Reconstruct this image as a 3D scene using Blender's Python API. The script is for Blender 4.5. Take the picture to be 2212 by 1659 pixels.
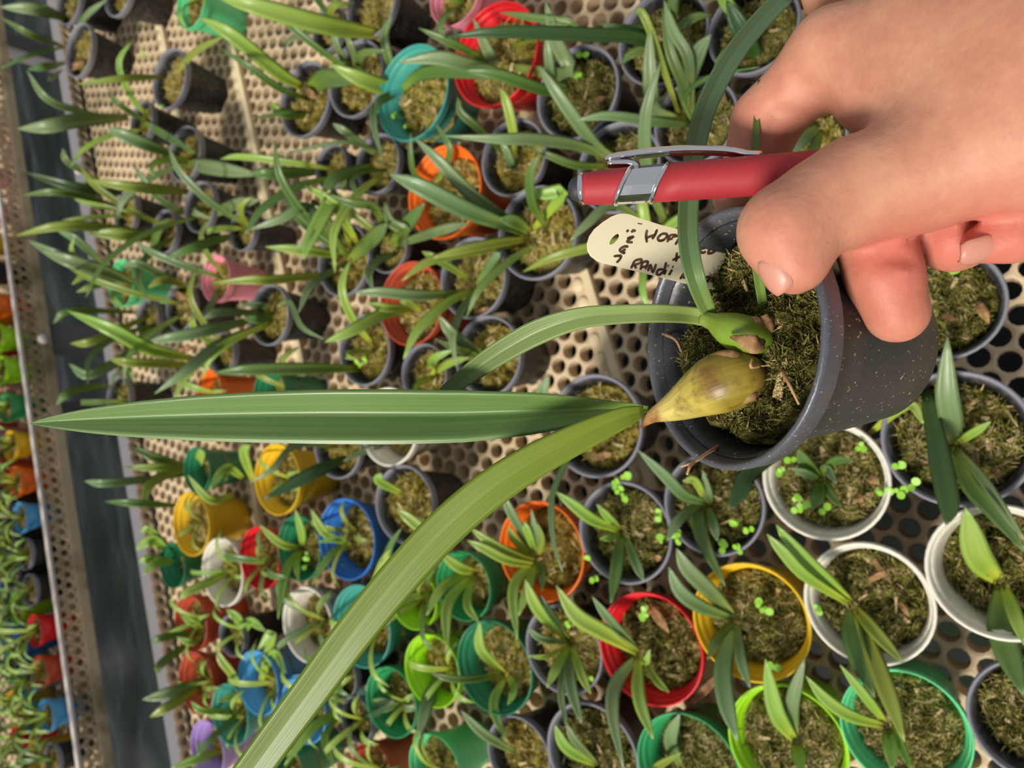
import bpy, bmesh, math, random
import numpy as np
from mathutils import Vector, Matrix, noise
for o in list(bpy.data.objects): bpy.data.objects.remove(o)
SC = bpy.context.scene; COL = SC.collection
random.seed(7); rng = np.random.default_rng(7)

# ------------------------------------------------------------------ camera
FPX = 1610.0; PITCH = math.radians(54.85); YAW = math.radians(20.5); ROLL = math.radians(1.43); CAMH = 0.52
_F = np.array([0, math.cos(PITCH), -math.sin(PITCH)]); _U = np.array([0, math.sin(PITCH), math.cos(PITCH)]); _R = np.array([1., 0, 0])
_c, _s = math.cos(ROLL), math.sin(ROLL); _R, _U = _c*_R+_s*_U, -_s*_R+_c*_U
_Z = np.array([[math.cos(YAW), math.sin(YAW), 0], [-math.sin(YAW), math.cos(YAW), 0], [0, 0, 1]])
F, U, R = _Z@_F, _Z@_U, _Z@_R            # forward, up, right of the phone held upright; the picture is turned by a quarter
C0 = np.array([0, 0, CAMH])
cam = bpy.data.objects.new('camera', bpy.data.cameras.new('camera')); COL.objects.link(cam)
cam.data.sensor_fit = 'HORIZONTAL'; cam.data.sensor_width = 36; cam.data.lens = FPX/2212*36
M = Matrix.Identity(4)
for i, v in enumerate((-U, R, -F, C0)):
    for k in range(3): M[k][i] = v[k]
cam.matrix_world = M; cam.data.clip_start = 0.01
cam.data.dof.use_dof = True; cam.data.dof.focus_distance = 0.2; cam.data.dof.aperture_fstop = cam.data.lens/1.4
SC.camera = cam
# ------------------------------------------------------------------ light
w = bpy.data.worlds.new('sky'); SC.world = w; w.use_nodes = True
bg = w.node_tree.nodes['Background']; bg.inputs[0].default_value = (0.93, 0.97, 1.0, 1); bg.inputs[1].default_value = 0.44
sun = bpy.data.objects.new('sun', bpy.data.lights.new('sun', 'SUN')); COL.objects.link(sun)
sun.data.energy = 4.0; sun.data.angle = math.radians(16); sun.data.color = (1.0, 0.94, 0.84)
sun.rotation_euler = Vector((-0.78, 0.30, 1.0)).to_track_quat('Z', 'Y').to_euler()   # from the left and a little beyond, high
SC.view_settings.view_transform = 'Standard'; SC.view_settings.look = 'None'
SC.view_settings.exposure = 0.06; SC.view_settings.gamma = 1.0; SC.view_settings.use_curve_mapping = False

# ------------------------------------------------------------------ helpers
def ray(x, y): return F - U*(x-1106)/FPX + R*(829.5-y)/FPX
def W(x, y, d): return C0 + ray(x, y)*d
def WZ(x, y, z):
    r = ray(x, y); return C0 + r*((z-CAMH)/r[2])
def WY(x, y, Y):
    r = ray(x, y); return C0 + r*(Y/r[1])
def depth_of(P): return float((np.asarray(P)-C0)@F)
def camvec(X, Y, Z): return -U*X - R*Y + F*Z            # picture right, picture down, away
def link(o, parent=None):
    COL.objects.link(o)
    if parent is not None: o.parent = parent
    return o
def mesh(name, verts, faces, mat, parent=None, smooth=True, attrs=None, loc=None):
    me = bpy.data.meshes.new(name); me.from_pydata([tuple(map(float, v)) for v in verts], [], [tuple(map(int, f)) for f in faces])
    if smooth: me.polygons.foreach_set('use_smooth', [True]*len(me.polygons))
    for k, a in (attrs or {}).items():
        at = me.attributes.new(k, 'FLOAT', 'POINT'); at.data.foreach_set('value', np.asarray(a, dtype=np.float32))
    if mat: me.materials.append(mat)
    me.update()
    o = bpy.data.objects.new(name, me)
    if loc is not None: o.location = loc
    return link(o, parent)
def tag(o, label, cat, group=None):
    o['label'] = label; o['category'] = cat
    if group: o['group'] = group
    return o
def empty(name, loc, label, cat, group=None):
    e = bpy.data.objects.new(name, None); e.empty_display_size = .02; e.location = tuple(map(float, loc)); link(e)
    return tag(e, label, cat, group)
def nrm(v):
    v = np.asarray(v, float); n = np.linalg.norm(v); return v/n if n > 1e-12 else v
def catmull(P, n):
    P = [np.asarray(p, float) for p in P]
    if len(P) == 2: return [P[0]+(P[1]-P[0])*t for t in np.linspace(0, 1, n)]
    Q = [2*P[0]-P[1]]+P+[2*P[-1]-P[-2]]; out = []
    for t in np.linspace(0, len(P)-1-1e-6, n):
        i = int(t); u = t-i; a, b, c, d = Q[i:i+4]
        out.append(.5*(2*b+(c-a)*u+(2*a-5*b+4*c-d)*u*u+(3*b-a-3*c+d)*u**3))
    return out
def tube(path, radii, seg=10, caps=True, squash=None):
    path = [np.asarray(p, float) for p in path]; n = len(path); V = []; Fc = []; ref = None
    for i in range(n):
        t = nrm(path[min(i+1, n-1)]-path[max(i-1, 0)])
        if ref is None:
            ref = np.cross(t, [0, 0, 1.]);  ref = nrm(ref if np.linalg.norm(ref) > .05 else np.cross(t, [1., 0, 0]))
        ref = nrm(ref-t*(ref@t)); b = np.cross(t, ref)
        for k in range(seg):
            a = 2*math.pi*k/seg; V.append(path[i]+radii[i]*(math.cos(a)*ref+math.sin(a)*b))
    for i in range(n-1):
        for k in range(seg):
            Fc.append((i*seg+k, i*seg+(k+1) % seg, (i+1)*seg+(k+1) % seg, (i+1)*seg+k))
    if caps:
        Fc.append(tuple(range(seg))[::-1]); Fc.append(tuple(range((n-1)*seg, n*seg)))
    return V, Fc
def lathe(prof, seg=40):
    V = []; Fc = []; n = len(prof)
    for r, z in prof:
        for k in range(seg):
            a = 2*math.pi*k/seg; V.append((r*math.cos(a), r*math.sin(a), z))
    for i in range(n-1):
        for k in range(seg):
            Fc.append((i*seg+k, i*seg+(k+1) % seg, (i+1)*seg+(k+1) % seg, (i+1)*seg+k))
    return V, Fc
def boxm(x0, x1, y0, y1, z0, z1):
    V = [(x, y, z) for x in (x0, x1) for y in (y0, y1) for z in (z0, z1)]
    return V, [(0, 1, 3, 2), (4, 6, 7, 5), (0, 4, 5, 1), (2, 3, 7, 6), (0, 2, 6, 4), (1, 5, 7, 3)]
def merge(parts):
    V = []; Fc = []
    for v, f in parts:
        b = len(V); V += list(v); Fc += [tuple(i+b for i in q) for q in f]
    return V, Fc

# ------------------------------------------------------------------ materials
def lin(h):
    h = h.lstrip('#'); c = [int(h[i:i+2], 16)/255 for i in (0, 2, 4)]
    return tuple(((v+.055)/1.055)**2.4 if v > .04045 else v/12.92 for v in c)+(1,)
class NT:
    def __init__(s, name):
        s.m = bpy.data.materials.new(name); s.m.use_nodes = True; s.t = s.m.node_tree; s.b = s.t.nodes['Principled BSDF']; s.out = s.t.nodes['Material Output']
    def n(s, kind, **kw):
        nd = s.t.nodes.new(kind)
        for k, v in kw.items(): setattr(nd, k, v)
        return nd
    def l(s, a, b): s.t.links.new(a, b)
    def noise(s, scale, detail=4, coord='Object', rough=.6, stretch=None):
        tc = s.n('ShaderNodeTexCoord'); nz = s.n('ShaderNodeTexNoise'); nz.inputs['Scale'].default_value = scale; nz.inputs['Detail'].default_value = detail; nz.inputs['Roughness'].default_value = rough
        if stretch:
            mp = s.n('ShaderNodeMapping'); mp.inputs['Scale'].default_value = stretch; s.l(tc.outputs[coord], mp.inputs[0]); s.l(mp.outputs[0], nz.inputs['Vector'])
        else: s.l(tc.outputs[coord], nz.inputs['Vector'])
        return nz
    def ramp(s, src, stops):
        r = s.n('ShaderNodeValToRGB'); e = r.color_ramp.elements
        while len(e) < len(stops): e.new(.5)
        for el, (p, c) in zip(e, stops): el.position = p; el.color = lin(c) if isinstance(c, str) else c
        s.l(src, r.inputs[0]); return r
    def mix(s, fac, a, b, blend='MIX'):
        m = s.n('ShaderNodeMix', data_type='RGBA', blend_type=blend)
        for v, i in ((fac, 0), (a, 6), (b, 7)):
            if hasattr(v, 'is_linked') or isinstance(v, bpy.types.NodeSocket): s.l(v, m.inputs[i])
            else: m.inputs[i].default_value = v
        return m.outputs[2]
    def bump(s, src, strength=.3, dist=.001):
        b = s.n('ShaderNodeBump'); b.inputs['Strength'].default_value = strength; b.inputs['Distance'].default_value = dist; s.l(src, b.inputs['Height']); s.l(b.outputs[0], s.b.inputs['Normal'])
    def attr(s, name):
        a = s.n('ShaderNodeAttribute'); a.attribute_name = name; return a.outputs['Fac']
    def set(s, **kw):
        for k, v in kw.items(): s.b.inputs[k.replace('_', ' ')].default_value = v
        return s
def plastic(name, hexc, rough=.42, dirt=.25, spec=.5, speck=None):
    m = NT(name); nz = m.noise(9 if not speck else 40, 5); r = m.ramp(nz.outputs[0], [(.45, (0, 0, 0, 1)), (.8, (dirt,)*3+(1,))])
    col = m.mix(r.outputs[0], lin(hexc), lin('#8a7c62'))
    if speck:
        n2 = m.noise(speck, 2); r2 = m.ramp(n2.outputs[0], [(.66, (0, 0, 0, 1)), (.72, (1, 1, 1, 1))]); col = m.mix(r2.outputs[0], col, lin('#b5a582'))
    m.l(col, m.b.inputs['Base Color']); m.set(Roughness=rough); m.b.inputs['Specular IOR Level'].default_value = spec
    n3 = m.noise(30, 3); m.bump(n3.outputs[0], .08, .002)
    return m.m
HEX = dict(black='#222328', white='#dcd7c8', red='#d81523', yellow='#e6b91a', orange='#ef6f16', terracotta='#b8492c', teal='#3f9a8c', green='#2f9a5c',
           dgreen='#1f7a52', mint='#5fd08c', lime='#a0dc1e', lblue='#53a4dc', blue='#2a6fc0', pink='#e88fa0', purple='#a98bd0')
POTM = {k: plastic('pot_'+k, v, rough=.5 if k == 'black' else .38, dirt=.35 if k in ('black', 'white') else .12, spec=.35 if k == 'black' else .5) for k, v in HEX.items()}
RIMM = dict(POTM); RIMM['black'] = plastic('rim_grey', '#7b7c88', rough=.5, dirt=.35)  # lighter than the black body: wear, plus sheen painted into the colour
RIMM['white'] = plastic('rim_white', '#e2ddcd', .4, .15)
def leaf_mat(name, base, mid, tip, gloss=.35, trans=.28):
    m = NT(name); al = m.attr('along'); r = m.ramp(al, [(0, base), (.28, mid), (1, tip)])
    st = m.n('ShaderNodeTexNoise'); cv = m.n('ShaderNodeCombineXYZ'); m.l(m.attr('across'), cv.inputs[0]); sc = m.n('ShaderNodeMath', operation='MULTIPLY'); m.l(al, sc.inputs[0]); sc.inputs[1].default_value = .25; m.l(sc.outputs[0], cv.inputs[1])
    oi = m.n('ShaderNodeObjectInfo'); m.l(oi.outputs['Random'], cv.inputs[2]); m.l(cv.outputs[0], st.inputs['Vector']); st.inputs['Scale'].default_value = 9; st.inputs['Detail'].default_value = 3
    hs = m.n('ShaderNodeHueSaturation'); m.l(r.outputs[0], hs.inputs['Color'])
    mr = m.n('ShaderNodeMapRange'); m.l(st.outputs[0], mr.inputs[0]); mr.inputs[1].default_value = .3; mr.inputs[2].default_value = .7; mr.inputs[3].default_value = .9; mr.inputs[4].default_value = 1.08; m.l(mr.outputs[0], hs.inputs['Value'])
    mh = m.n('ShaderNodeMapRange'); m.l(oi.outputs['Random'], mh.inputs[0]); mh.inputs[3].default_value = .485; mh.inputs[4].default_value = .515; m.l(mh.outputs[0], hs.inputs['Hue'])
    m.l(hs.outputs[0], m.b.inputs['Base Color']); m.set(Roughness=gloss); m.b.inputs['Specular IOR Level'].default_value = .5
    m.bump(st.outputs[0], .12, .0006)
    tr = m.n('ShaderNodeBsdfTranslucent'); m.l(hs.outputs[0], tr.inputs[0]); mx = m.n('ShaderNodeMixShader'); mx.inputs[0].default_value = trans
    m.l(m.b.outputs[0], mx.inputs[1]); m.l(tr.outputs[0], mx.inputs[2]); m.l(mx.outputs[0], m.out.inputs[0])
    return m.m
LEAF = dict(g=leaf_mat('leaf_green', '#93a83c', '#607f34', '#67854a'), b=leaf_mat('leaf_bluegreen', '#92a54c', '#6e8850', '#8fa678'),
            l=leaf_mat('leaf_lime', '#c4cc46', '#97b646', '#9dbd62'), y=leaf_mat('leaf_yellowgreen', '#b0b040', '#8c9c3a', '#90a44a'),
            d=leaf_mat('leaf_dark', '#4c6e2c', '#3c5a2c', '#425f36'))
def moss_mat(name, stops, sh=1.0):
    m = NT(name); oi = m.n('ShaderNodeObjectInfo'); nz = m.noise(3.2, 5); n2 = m.noise(14, 3)
    cl = m.n('ShaderNodeMapRange'); m.l(nz.outputs[0], cl.inputs[0]); cl.inputs[1].default_value = .32; cl.inputs[2].default_value = .68; cl.clamp = False; ad = m.n('ShaderNodeMath', operation='ADD'); m.l(m.attr('tint'), ad.inputs[0]); m.l(cl.outputs[0], ad.inputs[1])
    a2 = m.n('ShaderNodeMath', operation='MULTIPLY_ADD'); m.l(n2.outputs[0], a2.inputs[0]); a2.inputs[1].default_value = .6; m.l(ad.outputs[0], a2.inputs[2])
    a3 = m.n('ShaderNodeMath', operation='MULTIPLY_ADD'); m.l(oi.outputs['Random'], a3.inputs[0]); a3.inputs[1].default_value = .25; m.l(a2.outputs[0], a3.inputs[2])
    d = m.n('ShaderNodeMath', operation='DIVIDE'); m.l(a3.outputs[0], d.inputs[0]); d.inputs[1].default_value = 2.25
    r = m.ramp(d.outputs[0], stops); m.l(r.outputs[0], m.b.inputs['Base Color']); m.set(Roughness=.9); m.b.inputs['Specular IOR Level'].default_value = .15
    m.bump(n2.outputs[0], .6, .02)
    return m.m
MOSS = moss_mat('moss', [(.2, '#1d180a'), (.33, '#5a4a18'), (.43, '#8c7a2c'), (.54, '#b09c48'), (.64, '#a3a04a'), (.8, '#dcc490')])
MOSSD = moss_mat('moss_dark', [(.2, '#100f06'), (.33, '#3a3714'), (.44, '#676428'), (.55, '#8f8442'), (.66, '#7f8a3c'), (.82, '#d2b888')])

# ------------------------------------------------------------------ the benches and the floor
PITCHX = .0159; ROW = PITCHX*math.sqrt(3)/2; HX0, HY0 = .1667, .2256
def panel_mat():
    m = NT('bench_plastic'); nz = m.noise(5, 6); r = m.ramp(nz.outputs[0], [(.3, '#c0a888'), (.5, '#d6bf9e'), (.62, '#d2b992'), (.75, '#a08e68')])
    n2 = m.noise(60, 3); r2 = m.ramp(n2.outputs[0], [(.52, (0, 0, 0, 1)), (.75, (.35,)*3+(1,))]); c = m.mix(r2.outputs[0], r.outputs[0], lin('#7d6c4d'))
    n5 = m.noise(7.5, 5, rough=.65); r5 = m.ramp(n5.outputs[0], [(.5, (0, 0, 0, 1)), (.66, (.75,)*3+(1,))]); c = m.mix(r5.outputs[0], c, lin('#6e6344'))  # olive patches: algae dirt, and shade among the crowded pots painted into the colour
    m.l(c, m.b.inputs['Base Color']); m.set(Roughness=.6); m.b.inputs['Specular IOR Level'].default_value = .3; return m.m
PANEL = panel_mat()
STRIP = plastic('bench_rib', '#dccaa4', .5, .3, .3)
FILLED = (2, 27, 36, -23)
def perforated(x0, x1, y0, y1, filled=(), hole=.83, thick=.014, z=0.0):
    V = []; Fc = []; S = 12; bumps = []
    R1 = PITCHX/2/math.cos(math.pi/6); ra = PITCHX*hole/2
    hexp = []
    for k in range(6):
        a = math.pi/6+k*math.pi/3; b = a+math.pi/3
        p = np.array([math.cos(a), math.sin(a)])*R1; q = np.array([math.cos(b), math.sin(b)])*R1
        hexp += [p, (p+q)/2]
    k0 = math.ceil((y0-HY0)/ROW); k1 = math.floor((y1-HY0)/ROW)
    for k in range(k0, k1+1):
        y = HY0+k*ROW; off = (k % 2)*PITCHX/2
        i0 = math.ceil((x0-HX0-off)/PITCHX); i1 = math.floor((x1-HX0-off)/PITCHX)
        for i in range(i0, i1+1):
            x = HX0+off+i*PITCHX; b = len(V)
            if k in filled:
                V += [(x+p[0], y+p[1], z) for p in hexp]; Fc.append(tuple(range(b, b+12))); bumps.append((x, y)); continue
            V += [(x+p[0], y+p[1], z) for p in hexp]
            cs = [(math.cos(math.pi/6+math.pi/6*j), math.sin(math.pi/6+math.pi/6*j)) for j in range(S)]
            V += [(x+ra*c, y+ra*s, z-.0004) for c, s in cs]; V += [(x+ra*.97*c, y+ra*.97*s, z-thick) for c, s in cs]
            for j in range(S):
                n = (j+1) % S
                Fc.append((b+j, b+n, b+S+n, b+S+j)); Fc.append((b+S+j, b+S+n, b+2*S+n, b+2*S+j))
    return V, Fc, bumps
bench = empty('potting_bench', (0.3, .3, 0), 'beige perforated plastic bench carrying the crowd of flower pots', 'bench')
bl = np.array([.3, .3, 0])
def bpart(name, vf, mat, par, off, smooth=False):
    return mesh(name, [np.asarray(v)-off for v in vf[0]], vf[1], mat, par, smooth)
V, Fc, bumps = perforated(-.75, 1.15, -.45, .925, FILLED)
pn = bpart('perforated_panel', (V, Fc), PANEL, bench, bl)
for k in FILLED:                                      # stiffening ribs: low strips with a row of oval studs
    y = HY0+k*ROW; parts = [boxm(-.75, 1.15, y-.011, y-.004, -.002, .0045)]
    rb = bpart('stiffening_rib', merge(parts), STRIP, bench, bl)
    st = []
    for (x, yy) in [b for b in bumps if abs(b[1]-y) < 1e-6]:
        prof = [(1, 0), (.93, .5), (.7, .85), (.3, 1), (.001, 1.02)]; v, f = lathe(prof, 10)
        st.append(([(x+a*.0058, yy+.003+b*.0052, c*.0022) for a, b, c in v], f))
    s_ = mesh('stud_row', *[[np.asarray(q)-bl for q in merge(st)[0]], merge(st)[1]], STRIP, rb, True); s_['kind'] = 'stuff'
METAL = plastic('galvanised_metal', '#77757a', .4, .35, .6)
rail = bpart('edge_rail', boxm(-.75, 1.15, .944, .972, -.03, .006), METAL, bench, bl)
def lip_strip(x0, x1, y, z0, z1, thick, rows, hole=.0052, pitch=.0155):
    """upright perforated strip, holes cut through"""
    V = []; Fc = []; n = int((x1-x0)/pitch); h = (z1-z0)/rows; S = 12
    for r in range(rows):
        for i in range(n):
            cx = x0+(i+.5+(r % 2)*.5)*pitch; cz = z0+(r+.5)*h; b = len(V)
            for sd in (0, 1):
                yy = y-thick*sd
                sq = []
                for j in range(S):
                    a = 2*math.pi*j/S; c, s = math.cos(a), math.sin(a); k = 1/max(abs(c), abs(s)); sq.append((cx+c*k*pitch/2, yy, cz+s*k*h/2))
                V += sq; V += [(cx+hole*math.cos(2*math.pi*j/S), yy, cz+min(hole, h*.42)*math.sin(2*math.pi*j/S)) for j in range(S)]
            for j in range(S):
                q = (j+1) % S
                Fc.append((b+j, b+q, b+S+q, b+S+j)); Fc.append((b+2*S+q, b+2*S+j, b+3*S+j, b+3*S+q)); Fc.append((b+S+j, b+S+q, b+3*S+q, b+3*S+j))
    return V, Fc
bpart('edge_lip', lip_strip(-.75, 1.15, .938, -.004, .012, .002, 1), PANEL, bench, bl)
for x in (-.5, .32, 1.1):
    for y in (-.3, .88):
        bpart('leg', boxm(x-.02, x+.02, y-.02, y+.02, -.78, -.004), METAL, bench, bl)
for y in (-.3, .88): bpart('cross_beam', boxm(-.75, 1.15, y-.02, y+.02, -.05, -.006), METAL, bench, bl)
# the bench across the aisle
FY = 1.155
bench2 = empty('potting_bench', (.3, 1.5, 0), 'beige perforated bench across the dark aisle, at the left edge', 'bench')
b2 = np.array([.3, 1.5, 0])
V, Fc, _ = perforated(-.75, 1.55, FY+.02, 1.62)
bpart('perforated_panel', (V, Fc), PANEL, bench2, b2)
bpart('front_rail', boxm(-.75, 1.55, FY-.003, FY+.006, -.012, .001), PANEL, bench2, b2)
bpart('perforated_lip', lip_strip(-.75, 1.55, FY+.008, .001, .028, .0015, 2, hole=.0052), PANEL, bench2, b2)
LIPM = plastic('bench_lip', '#cfc6c0', .4, .2, .5)
bpart('lip_rail', boxm(-.75, 1.55, FY+.001, FY+.010, .027, .031), LIPM, bench2, b2)
for x in (-.4, .5, 1.4):
    for y in (FY+.03, 1.58): bpart('leg', boxm(x-.02, x+.02, y-.02, y+.02, -.78, -.004), METAL, bench2, b2)
m = NT('wet_floor'); nz = m.noise(3.0, 6); r = m.ramp(nz.outputs[0], [(.35, '#0d0e11'), (.5, '#16191d'), (.6, '#1b2617'), (.72, '#2a2a28')]); m.l(r.outputs[0], m.b.inputs['Base Color'])
r2 = m.ramp(nz.outputs[0], [(.4, (.35,)*3+(1,)), (.6, (.9,)*3+(1,))]); m.l(r2.outputs[0], m.b.inputs['Roughness']); m.b.inputs['Specular IOR Level'].default_value = .2; FLOOR = m.m
fl = mesh('floor', [(-6, -5, -.78), (7, -5, -.78), (7, 8, -.78), (-6, 8, -.78)], [(0, 1, 2, 3)], FLOOR, smooth=False); fl['kind'] = 'structure'
# what lies in the aisle: a wet crumpled ground cover and thin water pipes
m = NT('ground_cover'); nz = m.noise(6, 5, stretch=(1, 7, 7)); r = m.ramp(nz.outputs[0], [(.3, '#07080b'), (.45, '#10141a'), (.55, '#142013'), (.62, '#1a2028'), (.72, '#2c3638')]); m.l(r.outputs[0], m.b.inputs['Base Color']); m.set(Roughness=.45); m.b.inputs['Specular IOR Level'].default_value = .25
V = []; Fc = []; nx_, ny_ = 90, 40
for i in range(nx_):
    for j in range(ny_):
        x, y = -1.2+3.2*i/(nx_-1), .75+1.3*j/(ny_-1); V.append((x, y, -.42+.05*noise.noise((x*2.2, y*9, 1.3))+.02*noise.noise((x*7, y*16, 4))))
for i in range(nx_-1):
    for j in range(ny_-1): a = i*ny_+j; Fc.append((a, a+ny_, a+ny_+1, a+1))
b_ = len(V); V += [(x, y, z-.003) for x, y, z in V]; Fc += [tuple(q+b_ for q in f[::-1]) for f in Fc]
tag(mesh('ground_cover', V, Fc, m.m), 'dark wet crumpled plastic ground cover down in the aisle', 'sheet')
PIPE = plastic('pipe_plastic', '#2c4a34', .35, .3, .5)
for y, rr, z, lab in ((1.06, .008, -.16, 'upper thin dark green water pipe along the aisle'), (1.13, .011, -.26, 'lower thin dark green water pipe along the aisle')):
    v, f = tube([(-.75, y, 0), (.4, y+.004, 0), (1.55, y, 0)], [rr]*3, 14); tag(mesh('water_pipe', v, f, PIPE, loc=(0, 0, z)), lab, 'pipe')
def knob(par, off, P):
    v, f = lathe([(.001, 0), (.5, 0), (.55, .3), (1, .5), (1.05, .8), (.8, 1.1), (.001, 1.15)], 16); mesh('hook_knob', [np.asarray(P)+np.array([a*.0075, -c*.014, b*.0075])-off for a, b, c in v], f, LIPM, par)
knob(bench2, b2, WY(88, 737, FY-.004)); knob(bench, bl, (.66, .95, .014))
# ------------------------------------------------------------------ pots, moss and leaves: shared shapes
def pot_meshes():
    v, f = lathe([(.001, 0), (.6, 0), (.64, .02), (.72, .3), (.80, .6), (.868, .86), (.905, .865), (.915, .87), (.925, .93), (.895, .93), (.86, .85), (.79, .6), (.7, .25), (.62, .05), (.001, .05)], 44)
    bo = bpy.data.meshes.new('pot'); bo.from_pydata(v, [], f); bo.polygons.foreach_set('use_smooth', [True]*len(f))
    v, f = lathe([(.9, .86), (.955, .868), (.985, .89), (.99, .955), (1.0, .975), (.995, .995), (.97, 1.0), (.945, .993), (.93, .97), (.91, .9), (.9, .86)], 44)
    ri = bpy.data.meshes.new('rim'); ri.from_pydata(v, [], f); ri.polygons.foreach_set('use_smooth', [True]*len(f))
    v, f = lathe([(.001, 0), (.6, 0), (.64, .02), (.72, .3), (.80, .6), (.868, .84), (.93, .85), (.95, .93), (.925, .93), (.895, .85), (.80, .6), (.71, .25), (.62, .05), (.001, .05)], 44)
    b2 = bpy.data.meshes.new('pot'); b2.from_pydata(v, [], f); b2.polygons.foreach_set('use_smooth', [True]*len(f))
    v, f = lathe([(.93, .85), (.965, .856), (.975, .9), (.99, .965), (1.0, .98), (.996, .996), (.98, 1.0), (.965, .994), (.955, .975), (.935, .9), (.93, .85)], 44)
    r2 = bpy.data.meshes.new('rim'); r2.from_pydata(v, [], f); r2.polygons.foreach_set('use_smooth', [True]*len(f))
    return bo, ri, b2, r2
_bo, _ri, _b2, _r2 = pot_meshes(); _bod = {}; _rid = {}
def pot_data(color):
    if color not in _bod:
        thin = color not in ('black', 'white', 'held'); a = (_b2 if thin else _bo).copy(); a.materials.append(POTM[color]); b = (_r2 if thin else _ri).copy(); b.materials.append(RIMM[color]); _bod[color] = a; _rid[color] = b
    return _bod[color], _rid[color]
def strand(V, Fc, T, p, d, L, wd, tint, curl=.5):
    """a tapering three-sided strand, bending as it goes"""
    d = nrm(d); side = nrm(np.cross(d, rng.normal(size=3))); up = np.cross(side, d); b = len(V); bend = nrm(rng.normal(size=3)); q = np.array(p, float); n = 4
    for i in range(n):
        t = i/(n-1); ww = wd*(1-t*.85)
        for a in (0, 2.1, 4.2): V.append(q+ww*(math.cos(a)*side+math.sin(a)*up)); T.append(tint)
        d = nrm(d+bend*curl/n*1.6); q = q+d*L/(n-1)
    for i in range(n-1):
        for k in range(3): Fc.append((b+i*3+k, b+i*3+(k+1) % 3, b+i*3+3+(k+1) % 3, b+i*3+3+k))
def moss_mesh(seed, ns, chips, rad=1.0, bumpy=.17, fine=1.0):
    V = []; Fc = []; T = []; nr, nt = 14, 40
    def hz(x, y):
        return (bumpy*noise.noise((x*3.1+seed*7, y*3.1, seed))+.11*noise.noise((x*7+seed, y*7, seed*2))+.06*noise.noise((x*15, y*15, seed)))+.05*(1-(x*x+y*y))
    V.append((0, 0, hz(0, 0))); T.append(.1)
    for i in range(1, nr+1):
        r = i/nr
        for k in range(nt):
            a = 2*math.pi*k/nt+i*.08; x, y = r*math.cos(a), r*math.sin(a); V.append((x, y, hz(x, y)-(.12 if i == nr else 0))); T.append(.0+.3*rng.random())  # low tint on the bed paints shaded gaps between the strands
    for k in range(nt): Fc.append((0, 1+k, 1+(k+1) % nt))
    for i in range(nr-1):
        for k in range(nt): Fc.append((1+i*nt+k, 1+(i+1)*nt+k, 1+(i+1)*nt+(k+1) % nt, 1+i*nt+(k+1) % nt))
    for j in range(ns):
        r = math.sqrt(rng.random())*(.93 if fine == 1 else .86); a = rng.random()*6.283; x, y = r*math.cos(a), r*math.sin(a)
        d = np.array([rng.normal()*1.0, rng.normal()*1.0, .55+.5*rng.random()])
        strand(V, Fc, T, (x, y, hz(x, y)-.015), d, (.08+.2*rng.random())*fine, (.012+.018*rng.random())*fine, (.1+.9*rng.random()**1.3), 1.1 if fine == 1 else 1.8)
    for j in range(chips):                            # bark chips and dry bits lying on the moss
        r = math.sqrt(rng.random())*.85; a = rng.random()*6.283; x, y = r*math.cos(a), r*math.sin(a)
        th = rng.random()*3.14; L = .05+.12*rng.random(); wd = .015+.03*rng.random(); h = hz(x, y)+.03; b = len(V); c, s = math.cos(th), math.sin(th)
        for sx, sy, sz in ((-1, -.6, 0), (1, -.3, .02), (1, .3, .03), (-1, .6, .01)):
            for dz in (0, .022): V.append((x+sx*L*c-sy*wd*2*s, y+sx*L*s+sy*wd*2*c, h+sz+dz)); T.append(1.25+.3*rng.random())
        Fc += [(b+1, b+3, b+5, b+7), (b, b+6, b+4, b+2), (b, b+2, b+3, b+1), (b+2, b+4, b+5, b+3), (b+4, b+6, b+7, b+5), (b+6, b, b+1, b+7)]
    me = bpy.data.meshes.new('moss'); me.from_pydata([tuple(map(float, v)) for v in V], [], Fc)
    at = me.attributes.new('tint', 'FLOAT', 'POINT'); at.data.foreach_set('value', np.asarray(T, dtype=np.float32))
    return me
MOSSV = [moss_mesh(i+1, 800, 6) for i in range(4)]
for k_, me_ in enumerate(MOSSV): me_.materials.append(MOSS)
MOSSN = [moss_mesh(i+11, 1700, 8) for i in range(3)]
for me_ in MOSSN: me_.materials.append(MOSSD)

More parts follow.
